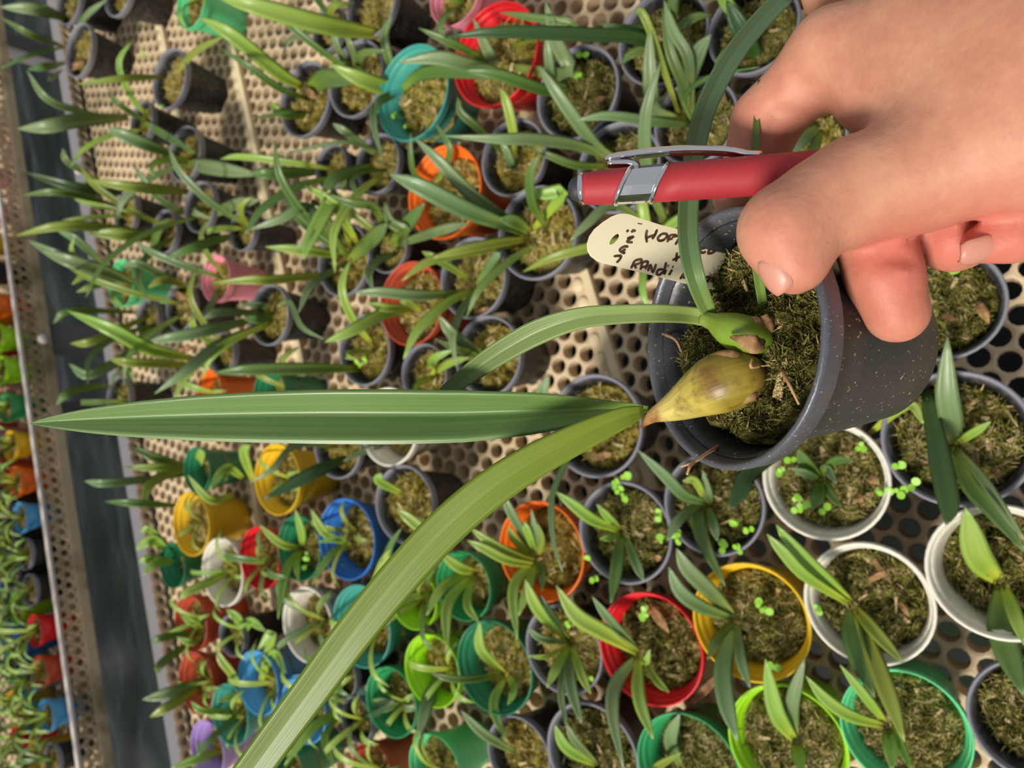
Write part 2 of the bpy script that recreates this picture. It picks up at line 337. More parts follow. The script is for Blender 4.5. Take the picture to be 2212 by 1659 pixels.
def leaf_geo(P, width, hint=None, fold=.22, thick=.0006, n=14, shape='strap', base_w=.45, twist=0.0):
    P = catmull(P, n); V = []; Fc = []; AL = []; AC = []; Nn = None
    for i in range(n):
        t = i/(n-1); tg = nrm(P[min(i+1, n-1)]-P[max(i-1, 0)])
        h = hint(P[i]) if callable(hint) else (hint if hint is not None else np.array([0, 0, 1.]))
        sd = np.cross(tg, h)
        if np.linalg.norm(sd) < .05: sd = np.cross(tg, [1., .2, 0])
        sd = nrm(sd); nn = np.cross(sd, tg)
        if twist:
            a = twist*t; sd, nn = sd*math.cos(a)+nn*math.sin(a), nn*math.cos(a)-sd*math.sin(a)
        if shape == 'strap': k = min(1, base_w+1.7*t)*(1 if t < .5 else max(0.0, 1-((t-.5)/.5)**2.3))
        elif shape == 'lance': k = math.sin(math.pi*min(1, (.14+.86*t)))**.8
        else: k = min(1, base_w+1.2*t)                # cut by the frame, stays broad
        hw = max(width/2*k, .0004)
        for s in (-1, -.5, 0, .5, 1): V.append(P[i]+sd*s*hw-nn*fold*hw*(1-abs(s))*1.6); AL.append(t); AC.append(s)
        for s in (.5, 0, -.5): V.append(P[i]+sd*s*hw-nn*(fold*hw*(1-abs(s))*1.6+thick)); AL.append(t); AC.append(s)
    for i in range(n-1):
        for k in range(8): Fc.append((i*8+k, i*8+(k+1) % 8, (i+1)*8+(k+1) % 8, (i+1)*8+k))
    Fc.append(tuple(range(7, -1, -1))); Fc.append(tuple(range((n-1)*8, n*8)))
    return V, Fc, AL, AC
def leaf(root, P, width, kind, name='leaf', **kw):
    V, Fc, AL, AC = leaf_geo(P, width, **kw); off = np.array(root.location)
    return mesh(name, [v-off for v in V], Fc, LEAF[kind] if isinstance(kind, str) else kind, root, True, {'along': AL, 'across': AC})
def rosette(root, c, n, L, kind, rise=.8, wd=.009, arch=.5):
    a0 = rng.random()*6.28
    for k in range(n):
        a = a0+6.283*k/n+rng.normal()*.25; l = L*(.7+.5*rng.random()); d = np.array([math.cos(a), math.sin(a), 0])
        P = [c, c+d*l*.35+np.array([0, 0, l*rise*.55]), c+d*l*.75+np.array([0, 0, l*rise*.75]), c+d*l*1.05+np.array([0, 0, l*rise*(.75-arch*.5)])]
        leaf(root, P, wd*(.8+.4*rng.random()), kind, n=9)
# pots on the bench: picture position of the rim's middle, its width in pixels, colour and description
POTS = [
 ('p1',170,108,118,'black','black pot on the left rim of the bench, upper left corner, brown dry leaf'),
 ('p2',365,170,131,'black','black pot standing alone on open bench, upper left, whole side showing'),
 ('p3',148,-2,110,'black','black pot cut by the top edge of the photo, farthest left'),
 ('p4',255,-25,120,'black','black pot at the top edge, between farthest-left pot and mint green pot'),
 ('p5',412,8,108,'mint','light mint green pot at the top edge, upper left'),
 ('p6',305,262,90,'black','small black pot of golden moss below the lone upper left pot'),
 ('p7',398,332,120,'black','black pot leaning by the bench strip, below the lone upper left pot'),
 ('p8',430,447,112,'black','black pot with pale stub, left of the pink broken pot group, upper'),
 ('p9',270,458,92,'black','black mossy pot nearest the bench edge, above the small mint pot'),
 ('p10',355,500,96,'black','black pot with yellow stub, between two mossy black pots at left'),
 ('p11',522,498,86,'black','black pot of brown moss just above and right of the pink pot'),
 ('p12',262,612,106,'mint','small mint green pot near the far edge of the bench'),
 ('p13',466,602,104,'pink','broken pink pot with ragged rim, left middle'),
 ('p14',388,662,108,'black','black pot of brown moss directly below left of the pink pot'),
 ('p15',318,690,92,'black','black mossy pot below the small mint pot at left'),
 ('p16',478,762,92,'black','black pot of pale moss with peeling stub, left middle'),
 ('p17',452,842,88,'orange','small orange pot peeking above the long held leaf'),
 ('p18',582,850,110,'dgreen','dark green pot half hidden behind the long held leaf'),
 ('p19',255,860,96,'black','black pot behind the tip of the long held leaf'),
 ('p20',425,1015,100,'dgreen','dark green pot just below the long held leaf, left'),
 ('p21',412,1132,138,'yellow','yellow pot with thick rim, lower left, left of white'),
 ('p22',372,1222,98,'dgreen','dark green pot at bench edge, left of broken white pot'),
 ('p23',484,1234,154,'white','broken white pot with ragged rim, lower left'),
 ('p24',566,1205,150,'red','red pot mostly hidden behind the broken white pot'),
 ('p25',412,1348,124,'terracotta','terracotta pot at bench edge, upper of the two at lower left'),
 ('p26',428,1478,138,'terracotta','terracotta pot at bench edge, lower of the two at lower left'),
 ('p27',550,1482,146,'lblue','light blue pot at lower left, left one of the pair'),
 ('p28',492,1540,148,'teal','teal pot at lower left, beside the lilac pot'),
 ('p29',452,1612,130,'purple','lilac purple pot in the lower left'),
 ('p30',500,1374,88,'black','black mossy pot between terracotta pot and white cupped pot'),
 ('p31',662,213,168,'black','black pot with oval grey rim beside the open bench, upper middle'),
 ('p32',768,172,176,'black','black pot touching the left side of the teal pot'),
 ('p33',708,60,92,'black','small black pot with yellow bit inside, upper middle'),
 ('p34',800,10,150,'black','black pot at the top edge, left of the pink pot'),
 ('p35',882,200,222,'teal','large teal pot with whole rim showing, upper middle'),
 ('p36',1068,118,226,'red','red pot beside the teal pot, upper middle'),
 ('p37',982,-14,140,'pink','pink pot cut by the top edge of the photo'),
 ('p38',815,352,130,'black','black pot of brown moss below the teal pot'),
 ('p39',714,360,88,'black','small black pot left of the brown-moss pot below the teal one'),
 ('p40',958,415,205,'orange','orange broken pot in the upper middle'),
 ('p41',1108,342,170,'black','black pot between the red pot and the pen tip'),
 ('p42',745,560,165,'black','black pot with lime leaf stub, left of terracotta pot'),
 ('p43',832,535,120,'black','black pot between orange broken pot and terracotta pot'),
 ('p45',580,680,134,'black','black pot with whole rim and shadowed side, left middle'),
 ('p46',888,657,194,'terracotta','terracotta orange pot in the middle of the bench'),
 ('p47',790,752,160,'black','black pot with round pale leaf, below left of terracotta pot'),
 ('p48',915,805,130,'black','black pot just above the long held leaf, below terracotta pot'),
 ('p49',1022,598,190,'black','black pot with dry leaf scraps right of the terracotta pot'),
 ('p50',1052,768,178,'black','black mossy pot under the arching held leaf'),
 ('p53',838,922,172,'white','white pot crossed by the long held leaf'),
 ('p54',728,960,150,'black','black pot under the long held leaf, left of a white rim'),
 ('p55',872,1090,172,'black','black pot with deep shadow, between blue pot and diagonal leaf'),
 ('p56',598,1036,155,'yellow','large yellow pot under the dark leaf, lower left'),
 ('p58',740,1166,182,'blue','bright blue pot left of the diagonal held leaf'),
 ('p59',640,1186,156,'dgreen','green pot between the red and the bright blue pots'),
 ('p60',665,1350,166,'white','white cupped pot beside the diagonal held leaf'),
 ('p61',775,1362,186,'teal','teal pot crossed by the diagonal held leaf'),
 ('p62',1000,1266,150,'green','green pot left of the bright orange pot'),
 ('p63',934,1456,174,'lime','lime green pot with open oval rim, lower middle'),
 ('p64',892,1292,136,'lime','lime pot of brown moss above the oval lime pot'),
 ('p65',1062,1450,222,'dgreen','dark green pot with streaked inner wall, lower middle'),
 ('p66',742,1462,96,'black','small black pot of soil beside the diagonal leaf, lower middle'),
 ('p67',850,1510,164,'green','green pot of dark moss, lower middle'),
 ('p68',655,1532,146,'lblue','light blue pot at lower left, right one of the pair'),
 ('p69',772,1555,92,'black','small black pot above the terracotta pot at the bottom'),
 ('p70',800,1655,128,'terracotta','terracotta pot at the bottom edge of the photo'),
 ('p71',938,1660,146,'mint','mint green pot at the bottom edge, beside terracotta'),
 ('p72',615,1660,120,'dgreen','dark green pot at the bottom edge, leftmost'),
 ('p73',1125,1622,176,'black','black pot at the bottom edge, left of centre'),
 ('p74',1172,1190,222,'orange','bright orange pot with spiky seedling'),
 ('p75',1348,1150,230,'black','black pot with bright lime seedling, right of bright orange pot'),
 ('p76',1230,1405,212,'black','black pot with seedling directly left of the red pot'),
 ('p77',1384,1402,262,'red','bright red pot with long-leaved seedling, lower middle'),
 ('p78',1617,1346,264,'yellow','yellow pot with dark-leaved seedling right of the red pot'),
 ('p79',1288,1635,246,'black','black pot at the bottom edge, below the red pot'),
 ('p80',1470,1655,256,'green','green pot at the bottom edge, under the red pot'),
 ('p81',1690,1610,262,'lime','lime green pot at the bottom edge, below yellow'),
 ('p82',1960,1578,268,'mint','mint green pot at the bottom right'),
 ('p83',2232,1560,276,'black','black pot in the bottom right corner'),
 ('p84',1877,1303,274,'white','white pot with bark chips and lime leaves, lower right'),
 ('p85',2150,1240,300,'white','white pot cut by the right edge of the photo'),
 ('p86',1780,1036,264,'white','white pot with dark-leaved seedling just below the held pot'),
 ('p87',2064,948,296,'black','black pot with broad green leaves at the right edge'),
 ('p88',2030,655,250,'black','black pot of green moss under the fingers, right edge'),
 ('p89',1532,1092,228,'black','black pot with worn grey rim under the held pot'),
 ('p90',1284,920,226,'black','black pot of golden moss below the held bulb tip'),
 ('p91',1148,508,212,'black','black mossy pot left of the white plant tag'),
 ('p92',1245,200,204,'black','black mossy pot right of the red pot, above the pen'),
 ('p93',1335,362,200,'black','black mossy pot directly behind the pen clip'),
 ('p94',1430,80,210,'black','black pot at the top, third from the hand'),
 ('p95',1500,262,190,'black','black pot behind the pen, beside the index finger'),
 ('p96',1625,60,200,'black','black pot at the top, half hidden by the hand'),
 ('p98',1735,300,180,'black','black pot glimpsed in the gap between index finger and thumb'),
 ('p99',1650,470,170,'black','black pot behind the held pot, beside the index fingertip'),
 ('p97',1420,500,170,'black','black pot behind the plant tag and pen'),
]
HP = .06
POT = {}; _pos = []
for key, cx, cy, lat, col, lab in POTS:
    c = WZ(cx, cy, HP); r = min(max(lat/2*depth_of(c)/FPX, .021), .0415)
    _pos.append([key, c[0], c[1], r, col, lab])
for it in range(60):                                  # let neighbours touch but not run through each other
    for i in range(len(_pos)):
        for j in range(i):
            a, b = _pos[i], _pos[j]; dx, dy = a[1]-b[1], a[2]-b[2]; d = math.hypot(dx, dy); mn = (a[3]+b[3])*.985
            if 1e-6 < d < mn:
                q = (mn-d)/d*.25; a[1] += dx*q; a[2] += dy*q; b[1] -= dx*q; b[2] -= dy*q
                sh = 1-(mn-d)/mn*.12; a[3] = max(a[3]*sh, .02); b[3] = max(b[3]*sh, .02)
NEAR = {'p84', 'p85', 'p86', 'p87', 'p88', 'p82', 'p83', 'p81', 'p80', 'p78', 'p77', 'p89', 'p79', 'p92', 'p93', 'p94', 'p95', 'p75', 'p96', 'p97'}
def make_pot(loc, r, h, col, lab, near=False, group='flower pots crowded on the bench', fill=.84):
    root = empty('potted_orchid', loc, lab, 'potted plant', group); bo, ri = pot_data(col)
    a = bpy.data.objects.new('pot', bo); a.scale = (r, r, h); a.rotation_euler[2] = rng.random()*6; link(a, root)
    b = bpy.data.objects.new('rim', ri); link(b, a)
    ms = (MOSSN if near else MOSSV)[int(rng.integers(3))]
    mo = bpy.data.objects.new('moss', ms); mo.location = (0, 0, h*fill); mo.scale = (r*.83, r*.83, r*.8); mo.rotation_euler[2] = rng.random()*6; mo['kind'] = 'stuff'; link(mo, root)
    return root
for key, x, y, r, col, lab in _pos:
    fill = .62 if col in ('blue', 'lime', 'dgreen', 'lblue', 'teal', 'green', 'white', 'purple') and key not in ('p84', 'p86', 'p81') else (.72 if col in ('red', 'yellow', 'orange', 'terracotta') else .8)
    root = make_pot((x, y, .0005), r, HP, col, lab, key in NEAR, fill=fill)
    POT[key] = (root, r, fill)
# ------------------------------------------------------------------ leaves of the potted seedlings, traced in enlarged tiles of the picture (base first)
TILE = dict(A=(0, 0), B=(0, 540), C=(0, 1100), D=(540, 0), E=(540, 540), F=(540, 1100), G=(1080, 0), H=(1080, 540), I=(1080, 1100), J=(1640, 540), K=(1640, 1100)); TS = 2.963
LV = '''
p1 A g 25 420,300 200,350 0,440
p1 A g 45 420,400 300,425 180,445
p1 A b 70 440,130 240,60 0,45
p1 A g 40 410,300 200,220 0,110
p1 A b 40 400,440 350,480 310,515
p3 A b 35 480,200 560,90 680,0
p2 A y 40 1060,490 800,500 490,540
p2 A y 40 1130,470 1250,330 1440,230
p6 A b 85 830,750 500,770 300,810 110,825
p6 A g 50 900,770 1050,860 1250,980
p6 A g 35 950,790 780,680 690,600
p7 A b 80 1150,1010 950,930 780,860 690,820
p7 A b 90 1180,1040 1350,1070 1659,1120
p6 A b 45 700,760 330,650 170,450
p9 A b 40 640,1160 440,1040 400,950
p8 A y 65 1230,1230 1000,1210 800,1190 530,1150
p8 A b 45 1200,1380 1000,1250 850,1050
p8 A b 70 1340,1380 1500,1310 1659,1280
p9 A d 60 820,1240 500,1200 150,1100
p9 A g 45 760,1320 400,1230 140,1250
p10 A y 80 1030,1520 800,1500 560,1490
p10 A y 60 960,1490 600,1450 350,1450 100,1510
p12 A b 60 700,1720 400,1640 180,1540
p12 A b 50 700,1740 500,1540 370,1480
p10 A g 50 960,1659 1010,1480 1080,1400
p11 A g 60 1520,1500 1250,1580 1050,1659
p13 B b 50 1400,250 1320,420 1300,500
p42 E y 60 560,150 150,190 0,190 -240,210
p14 B y 50 1230,240 1050,190 950,240
p14 B b 50 1180,250 900,90 780,100
p12 B b 90 900,240 700,150 450,70 250,0
p12 B y 40 750,200 600,230 490,270
p12 B y 40 720,200 560,160 460,220
p15 B y 50 960,420 600,580 450,600
p15 B g 40 860,400 450,390 340,470
p16 B l 90 1250,700 950,630 700,500 430,390
p16 B y 55 1300,740 850,720 700,700
p15 B b 60 1000,560 600,790 440,730
p19 B g 50 700,860 450,910 360,990
p45 B b 70 1680,430 1350,510 1100,560 960,580
p45 B b 60 1690,480 1400,600 1180,780 990,920
p45 B b 50 1690,400 1400,400 1300,440
p20 B y 50 1230,1380 1020,1390 790,1390
p20 B y 60 1200,1400 980,1480 910,1640
p20 B g 60 1180,1380 1000,1330 850,1260
p20 B b 50 1180,1440 700,1490 540,1480
p21 B g 45 1180,1640 880,1620 670,1610
p56 B l 50 1500,1560 1350,1600 1200,1440
p56 B l 60 1560,1460 1450,1400 1340,1530
p20 B l 60 1260,1390 1280,1330 1300,1260
p56 B l 60 1620,1480 1560,1300 1600,1250
p47 E g 75 720,760 400,760 0,765 -240,790
p22 C l 50 1120,330 950,320 890,340
p22 C l 70 1120,330 980,200 870,260
p22 C l 55 1140,340 1000,340 920,420
p22 C l 40 1140,300 960,130 900,150
p25 C l 50 1300,760 1240,730 1160,680
p23 C l 55 1480,390 1350,460 1200,530 1150,580
p25 C l 45 1300,800 1230,850 1130,820
p25 C g 45 1280,790 1040,820 970,860
p25 C g 50 1270,820 1040,980 1010,1060
p26 C b 70 1290,1100 1100,1170 910,1220
p26 C y 60 1290,1130 1080,1260 960,1330
p28 C l 50 1560,1240 1500,1080 1420,970 1390,900
p28 C l 45 1540,1250 1500,1200 1390,1230
p28 C g 40 1560,1260 1450,1380 1340,1480 1250,1590
p28 C l 40 1500,1290 1300,1290 1220,1230
p29 C l 60 1420,1540 1280,1590 1090,1659
p29 C g 40 1380,1600 1300,1560 1260,1480
p30 C l 60 1560,800 1520,700 1450,640
p31 D g 110 360,590 480,500 660,530
p31 D l 90 350,560 190,470 -120,220 -330,110
p31 D g 45 380,640 180,560 0,430 -190,310
p31 D y 60 380,740 200,720 130,650
p31 D g 25 400,720 250,720 0,760
p34 D l 110 860,220 650,190 400,140 0,30 -200,-10
p35 D l 100 960,570 880,560 700,500 510,410
p35 D g 60 970,560 890,380 860,220 910,100
p35 D g 80 960,590 1100,470 1400,460 1659,500
p35 D g 50 960,590 840,640 810,720
p35 D b 50 950,600 820,650 790,780 850,1030
p92 D b 90 1900,560 1410,420 1200,370 950,400
p36 D g 50 1540,400 1300,280 1080,180
p36 D b 70 1600,420 1540,360 1430,120
p38 D b 25 850,980 600,910 200,990
p38 D g 70 800,1060 560,1130 460,1240
p38 D b 50 820,1000 620,850 530,790
p32 D b 40 700,500 650,300 600,220
p32 D b 40 660,480 560,300 520,100
p39 D g 70 470,1100 150,1110 0,1110
p39 D l 60 560,1110 590,1180 590,1080
p42 D l 60 690,1560 530,1300 350,1190
p42 D l 90 640,1560 560,1260 400,1500 340,1659
p42 D b 40 620,1580 420,1290 380,1500 280,1600
p43 D g 55 870,1500 800,1330 650,1300 480,1240
p42 D b 60 600,1600 380,1330 200,1400 0,1470
p42 D g 90 620,1680 780,1530 880,1430
p42 D l 60 600,1640 350,1600 100,1580
p91 D b 115 1780,1490 1400,1350 1100,1200 890,1115
p91 D b 80 1770,1470 1600,1380 1400,1230 1200,1020 1050,880
p43 D g 70 880,1560 1000,1480 900,1420 860,1290
p43 D g 80 900,1570 1000,1440 1120,1300
p91 D y 60 1790,1530 1600,1550 1350,1600 1150,1659
p43 D b 60 900,1580 1200,1480 1400,1430
p93 G b 75 720,1020 500,930 200,890 0,890 -350,870
p41 D g 50 1640,1000 1460,820 1350,720 1330,620
p40 D g 35 1180,1200 1060,1120 1030,1000 1030,850
p40 D g 40 1200,1180 1280,960 1180,780
p46 E l 75 1060,380 870,400 640,520 480,590
p46 E l 55 1060,370 880,370 750,340
p49 E b 70 1420,270 1100,290 850,270 670,270
p46 E l 40 1100,400 1020,340 960,330
p42 E b 45 620,80 400,220 310,400
p45 E b 35 160,380 250,330 330,490 470,570
p45 E b 40 130,380 60,350 -60,350
p45 E g 60 150,400 60,440 -40,440
p50 E b 70 1500,680 1300,540 1210,420
p50 E g 50 1490,690 1350,640 1200,580
p48 E l 50 1150,800 1280,720 1400,690
p49 E b 55 1440,240 1560,60 1600,20
p91 E y 60 1720,-40 1459,0 1150,70 970,200
p49 E y 50 1430,200 1200,60 1100,10
p55 E l 60 980,1560 830,1480 840,1430
p54 E d 80 620,1330 400,1430 80,1600
p53 E b 50 860,1200 820,1240 600,1350
p54 E b 40 560,1260 290,1250 150,1400 0,1490
p58 F l 55 640,230 480,150 390,0
p58 F l 50 640,230 520,290 400,480
p58 F l 40 650,230 560,190 440,210
p59 F l 50 330,250 200,220 60,100
p59 F l 60 330,250 230,400 180,700
p59 F l 50 330,250 330,150 290,0
p59 F l 40 330,250 300,350 310,450
p30 F l 60 -60,820 0,720 100,780
p27 F l 60 60,1130 140,800 50,900
p27 F l 50 60,1130 150,920 230,1050
p62 F l 70 1440,400 1340,370 1210,270
p62 F l 60 1430,400 1240,490 1130,680
p62 F l 70 1430,410 1270,600 1260,900
p62 F l 55 1430,420 1390,600 1460,720
p74 F l 60 1850,360 1659,330 1500,250 1390,200
p74 F l 60 1850,350 1659,280 1520,200 1410,120
p55 F l 70 1100,60 1150,160 1020,60 940,0
p65 F l 65 1640,1060 1480,900 1470,720
p65 F g 45 1640,1060 1350,1090 1150,1050
p65 F l 60 1640,1070 1560,1250 1640,1490
p65 F l 50 1650,1060 1690,1150 1650,1250
p73 F b 60 1700,1560 1500,1440 1350,1290
p63 F b 80 1200,1060 1130,1250 1080,1450
p68 F l 80 650,1250 500,1170 330,1240
p68 F l 60 640,1260 400,1400 220,1640
p68 F l 50 600,1290 480,1450 540,1659
p68 F b 55 640,1270 800,1240 920,1230
p69 F d 40 700,1350 800,1310 890,1260
p61 F l 60 700,760 800,480 860,330 910,250
p61 F g 40 720,740 830,420 900,230 970,120
p72 F l 70 220,1659 100,1480 300,1580
p36 G b 90 40,420 430,470 350,250 290,0
p95 G d 80 1130,500 940,260 500,220 0,205 -360,240
p36 G g 50 60,300 480,170 200,110 0,80
p95 G g 50 1130,480 960,230 800,180 620,150
p93 G b 80 760,1030 620,940 480,760 340,560 250,420
p92 G b 60 450,560 340,520 310,350 300,210
p92 G g 70 470,580 300,580 0,480 -250,450
p95 G b 90 1150,760 990,700 960,450 960,150
p95 G y 50 1150,740 940,140 860,70
p95 G g 70 1200,760 1180,560 1090,330 1040,60
p95 G b 70 1220,760 1210,390 1110,200 1050,0
p95 G b 110 1240,770 1190,560 1260,350 1350,220
p95 G y 50 1220,770 950,770 750,750
p95 G b 60 1230,800 1000,780 700,740 490,770
p95 G g 30 1230,790 1180,620 1350,490 1659,430
p96 G d 110 1659,380 1550,200 1450,0
p91 G l 80 200,1480 400,1240 280,1240 150,1220
p97 G b 60 980,1460 730,1310 560,1430 450,1540
p91 G g 80 200,1490 100,1420 0,1400
p41 G l 60 100,1000 80,820 40,650 0,560
p41 G b 50 90,1010 80,1070 40,960 0,920
p93 G g 50 720,1060 510,1060 350,1010 200,940
p90 H b 80 600,1100 290,960 310,800
p89 H b 75 1330,1620 1180,1570 1050,1440 880,1280
p89 H b 60 1340,1620 1330,1570 1300,1420
p89 I g 90 1310,-20 1260,0 1300,200 1440,490
p89 I b 60 1330,-20 1370,100 1390,200
p89 I b 65 1300,-40 1150,60 1070,200
p89 H l 50 1320,1620 1250,1480 1170,1480
p98 G b 90 2050,800 1920,900 1840,1010
p98 G g 60 2050,820 2000,960 1880,1000
p99 G l 60 1700,1380 1560,1330 1380,1400
p86 H d 110 1800,1300 1600,1420 1540,1540 1470,1659
p90 H b 40 520,1250 430,1340 340,1550 330,1659 340,1860 400,2060
p75 I l 75 780,140 600,70 480,-20 360,-110
p75 I l 50 780,140 700,60 620,-30
p75 I l 40 780,150 700,180 640,190
p75 I g 75 780,150 750,350 710,600
p75 I b 60 800,160 870,340 920,460
p74 I l 50 220,320 100,310 0,310
p74 I l 45 220,310 80,270 0,250
p74 I l 50 220,310 100,200 50,110
p74 I b 60 225,310 130,130 60,0 20,-100
p74 I l 50 230,300 180,150 150,80
p74 I l 70 225,320 90,500 110,830
p74 I l 60 230,320 180,500 120,680
p74 I g 40 235,320 270,400 270,520
p74 I b 40 240,300 230,160 200,0
p74 I y 35 245,300 270,200 240,90
p76 I l 75 450,850 250,650 160,450
p76 I d 45 450,840 320,660 250,540
p76 I b 45 450,850 270,830 180,760
p76 I l 30 450,860 300,940 180,940
p76 I l 60 450,860 370,1000 300,1140
p76 I b 75 455,870 450,1100 520,1370
p76 I b 45 450,870 390,1150 430,1400
p76 I l 55 460,860 520,1050 580,1180
p77 I l 105 890,920 650,780 490,680 360,490
p77 I b 60 890,910 720,730 590,560
p77 I b 85 890,930 750,1100 720,1300 790,1659
p77 I l 80 890,930 890,1200 980,1470
p77 I y 50 900,930 1000,1090 1080,1170
p77 I l 45 900,930 930,980 960,900
p78 I b 90 1510,710 1280,620 1150,520 1080,370
p78 I b 100 1510,700 1350,530 1200,380 1130,250
p78 I g 55 1510,710 1390,830 1330,960
p78 I b 110 1510,710 1430,1000 1450,1250 1520,1480
p78 I b 65 1515,710 1540,950 1600,1140
p79 I l 70 620,1640 430,1530 350,1380
p79 I b 50 630,1640 480,1480 430,1380
p80 I b 80 1160,1650 1090,1480 1150,1310
p80 I y 50 1100,1690 1000,1659 1160,1560
p84 K l 115 595,610 440,480 250,290 110,100
p84 K l 75 590,610 300,430 150,270 50,160
p84 K g 130 595,615 610,850 735,1200
p84 K y 80 600,615 740,780 920,980
p84 K y 110 610,620 740,960 830,1200 930,1490
p82 K l 80 820,1390 600,1330 430,1220 300,1070
p82 K l 60 820,1380 680,1200 520,1000
p82 K l 90 825,1395 840,1500 850,1670
p82 K l 70 830,1395 870,1450 980,1670
p81 K l 100 235,1490 110,1300 40,960
p81 K b 80 235,1480 210,1250 290,960
p81 K l 90 235,1490 250,1570 280,1670
p85 K l 150 1550,470 1400,300 1320,-10
p85 K g 150 1555,470 1560,800 1690,1190
p85 K l 80 1560,470 1640,680 1700,870
p87 J b 130 1240,1250 1230,1100 1200,900 1205,560
p87 J d 125 1060,860 1130,1200 1190,1500 1215,1659 1195,1760
p87 J g 110 1240,1250 1350,1500 1490,1659 1700,1930
p87 J b 60 1245,1250 1420,1450 1560,1659 1700,1860
p87 J l 50 1250,1245 1370,1170 1480,1100
p86 J l 60 700,1180 950,990 1050,1110
p86 J g 80 390,1460 300,1370 250,1280
p86 J g 50 395,1450 480,1350 600,1350
p86 J b 50 390,1470 300,1430 210,1400
p86 J g 80 390,1470 380,1560 340,1659
p86 J g 60 395,1470 440,1540 520,1640
p86 J b 60 395,1450 430,1400 490,1490
'''
def view_hint(P): return nrm(nrm(C0-P)*.75+np.array([-.1, 0, .35]))
for ln in LV.strip().splitlines():
    it = ln.split(); key, tl, kind, wz = it[0], it[1], it[2], float(it[3]); ox, oy = TILE[tl]
    pts = [tuple(float(v) for v in q.split(',')) for q in it[4:]]; pts = [(ox+a/TS, oy+b/TS) for a, b in pts]
    root, r, fill = POT[key]; z0 = HP*fill+.002
    Ls = [0.0]
    for a, b in zip(pts, pts[1:]): Ls.append(Ls[-1]+math.hypot(b[0]-a[0], b[1]-a[1]))
    d0 = depth_of(WZ(*pts[0], z0)); Lw = Ls[-1]*d0/FPX; left = (pts[0][0]-pts[-1][0])/max(Ls[-1], 1)      # growing away from the viewer = growing up
    ri = min(.14, Lw*(.30+.45*max(0, left))+.012)
    P = []
    for (x, y), l in zip(pts, Ls):
        t = l/Ls[-1]; P.append(WZ(x, y, z0+ri*(1-(1-t)**1.6)))
    dm = depth_of(P[len(P)//2]); wd = wz/TS*dm/FPX
    leaf(root, P, wd*1.1, kind, hint=view_hint, n=12, fold=.2+.15*rng.random(), shape='strap')
for key in ('p3', 'p4', 'p5', 'p11', 'p17', 'p18', 'p19', 'p24', 'p33', 'p37', 'p60', 'p64', 'p66', 'p67', 'p70', 'p71', 'p88', 'p94', 'p96', 'p97', 'p83'):
    root, r, fill = POT[key]; c = np.array(root.location)+np.array([rng.normal()*.005, rng.normal()*.005, HP*fill+.002])
    if key in ('p88', 'p83'): continue
    rosette(root, c, int(rng.integers(2, 5)), .035+.02*rng.random(), 'lgby'[int(rng.integers(4))], wd=.007)
for key in ('p21', 'p23', 'p24', 'p25', 'p26', 'p27', 'p28', 'p30', 'p56', 'p58', 'p60', 'p61', 'p63', 'p64', 'p66', 'p67', 'p68', 'p69', 'p70', 'p71', 'p72'):
    root, r, fill = POT[key]; c = np.array(root.location)+np.array([rng.normal()*.006, rng.normal()*.006, HP*fill+.002]); rosette(root, c, 4, .03+.015*rng.random(), 'lyl'[int(rng.integers(3))], wd=.0055)
for key in ['p%d' % k for k in list(range(6, 17))+[32, 33, 38, 39, 42, 43, 45, 47, 48, 49, 91, 94, 97]]:
    root, r, fill = POT[key]; c = np.array(root.location)+np.array([0, 0, HP*fill+.002])
    for k in range(2):                                # a pair of long strap leaves, one rather upright and one arching over
        a = rng.random()*6.28; l = .07+.06*rng.random(); d = np.array([math.cos(a)*.8, math.sin(a)*.8+.15, 0]); up = .85 if k == 0 else .5; c2 = c+d*.008
        P = [c2, c2+d*l*.25+np.array([0, 0, l*up*.5]), c2+d*l*.6+np.array([0, 0, l*up*.85]), c2+d*l*.95+np.array([0, 0, l*up*(.95 if k == 0 else .75)])]
        leaf(root, P, .0055+.003*rng.random(), 'gbly'[int(rng.integers(4))], n=11, hint=view_hint, fold=.3)
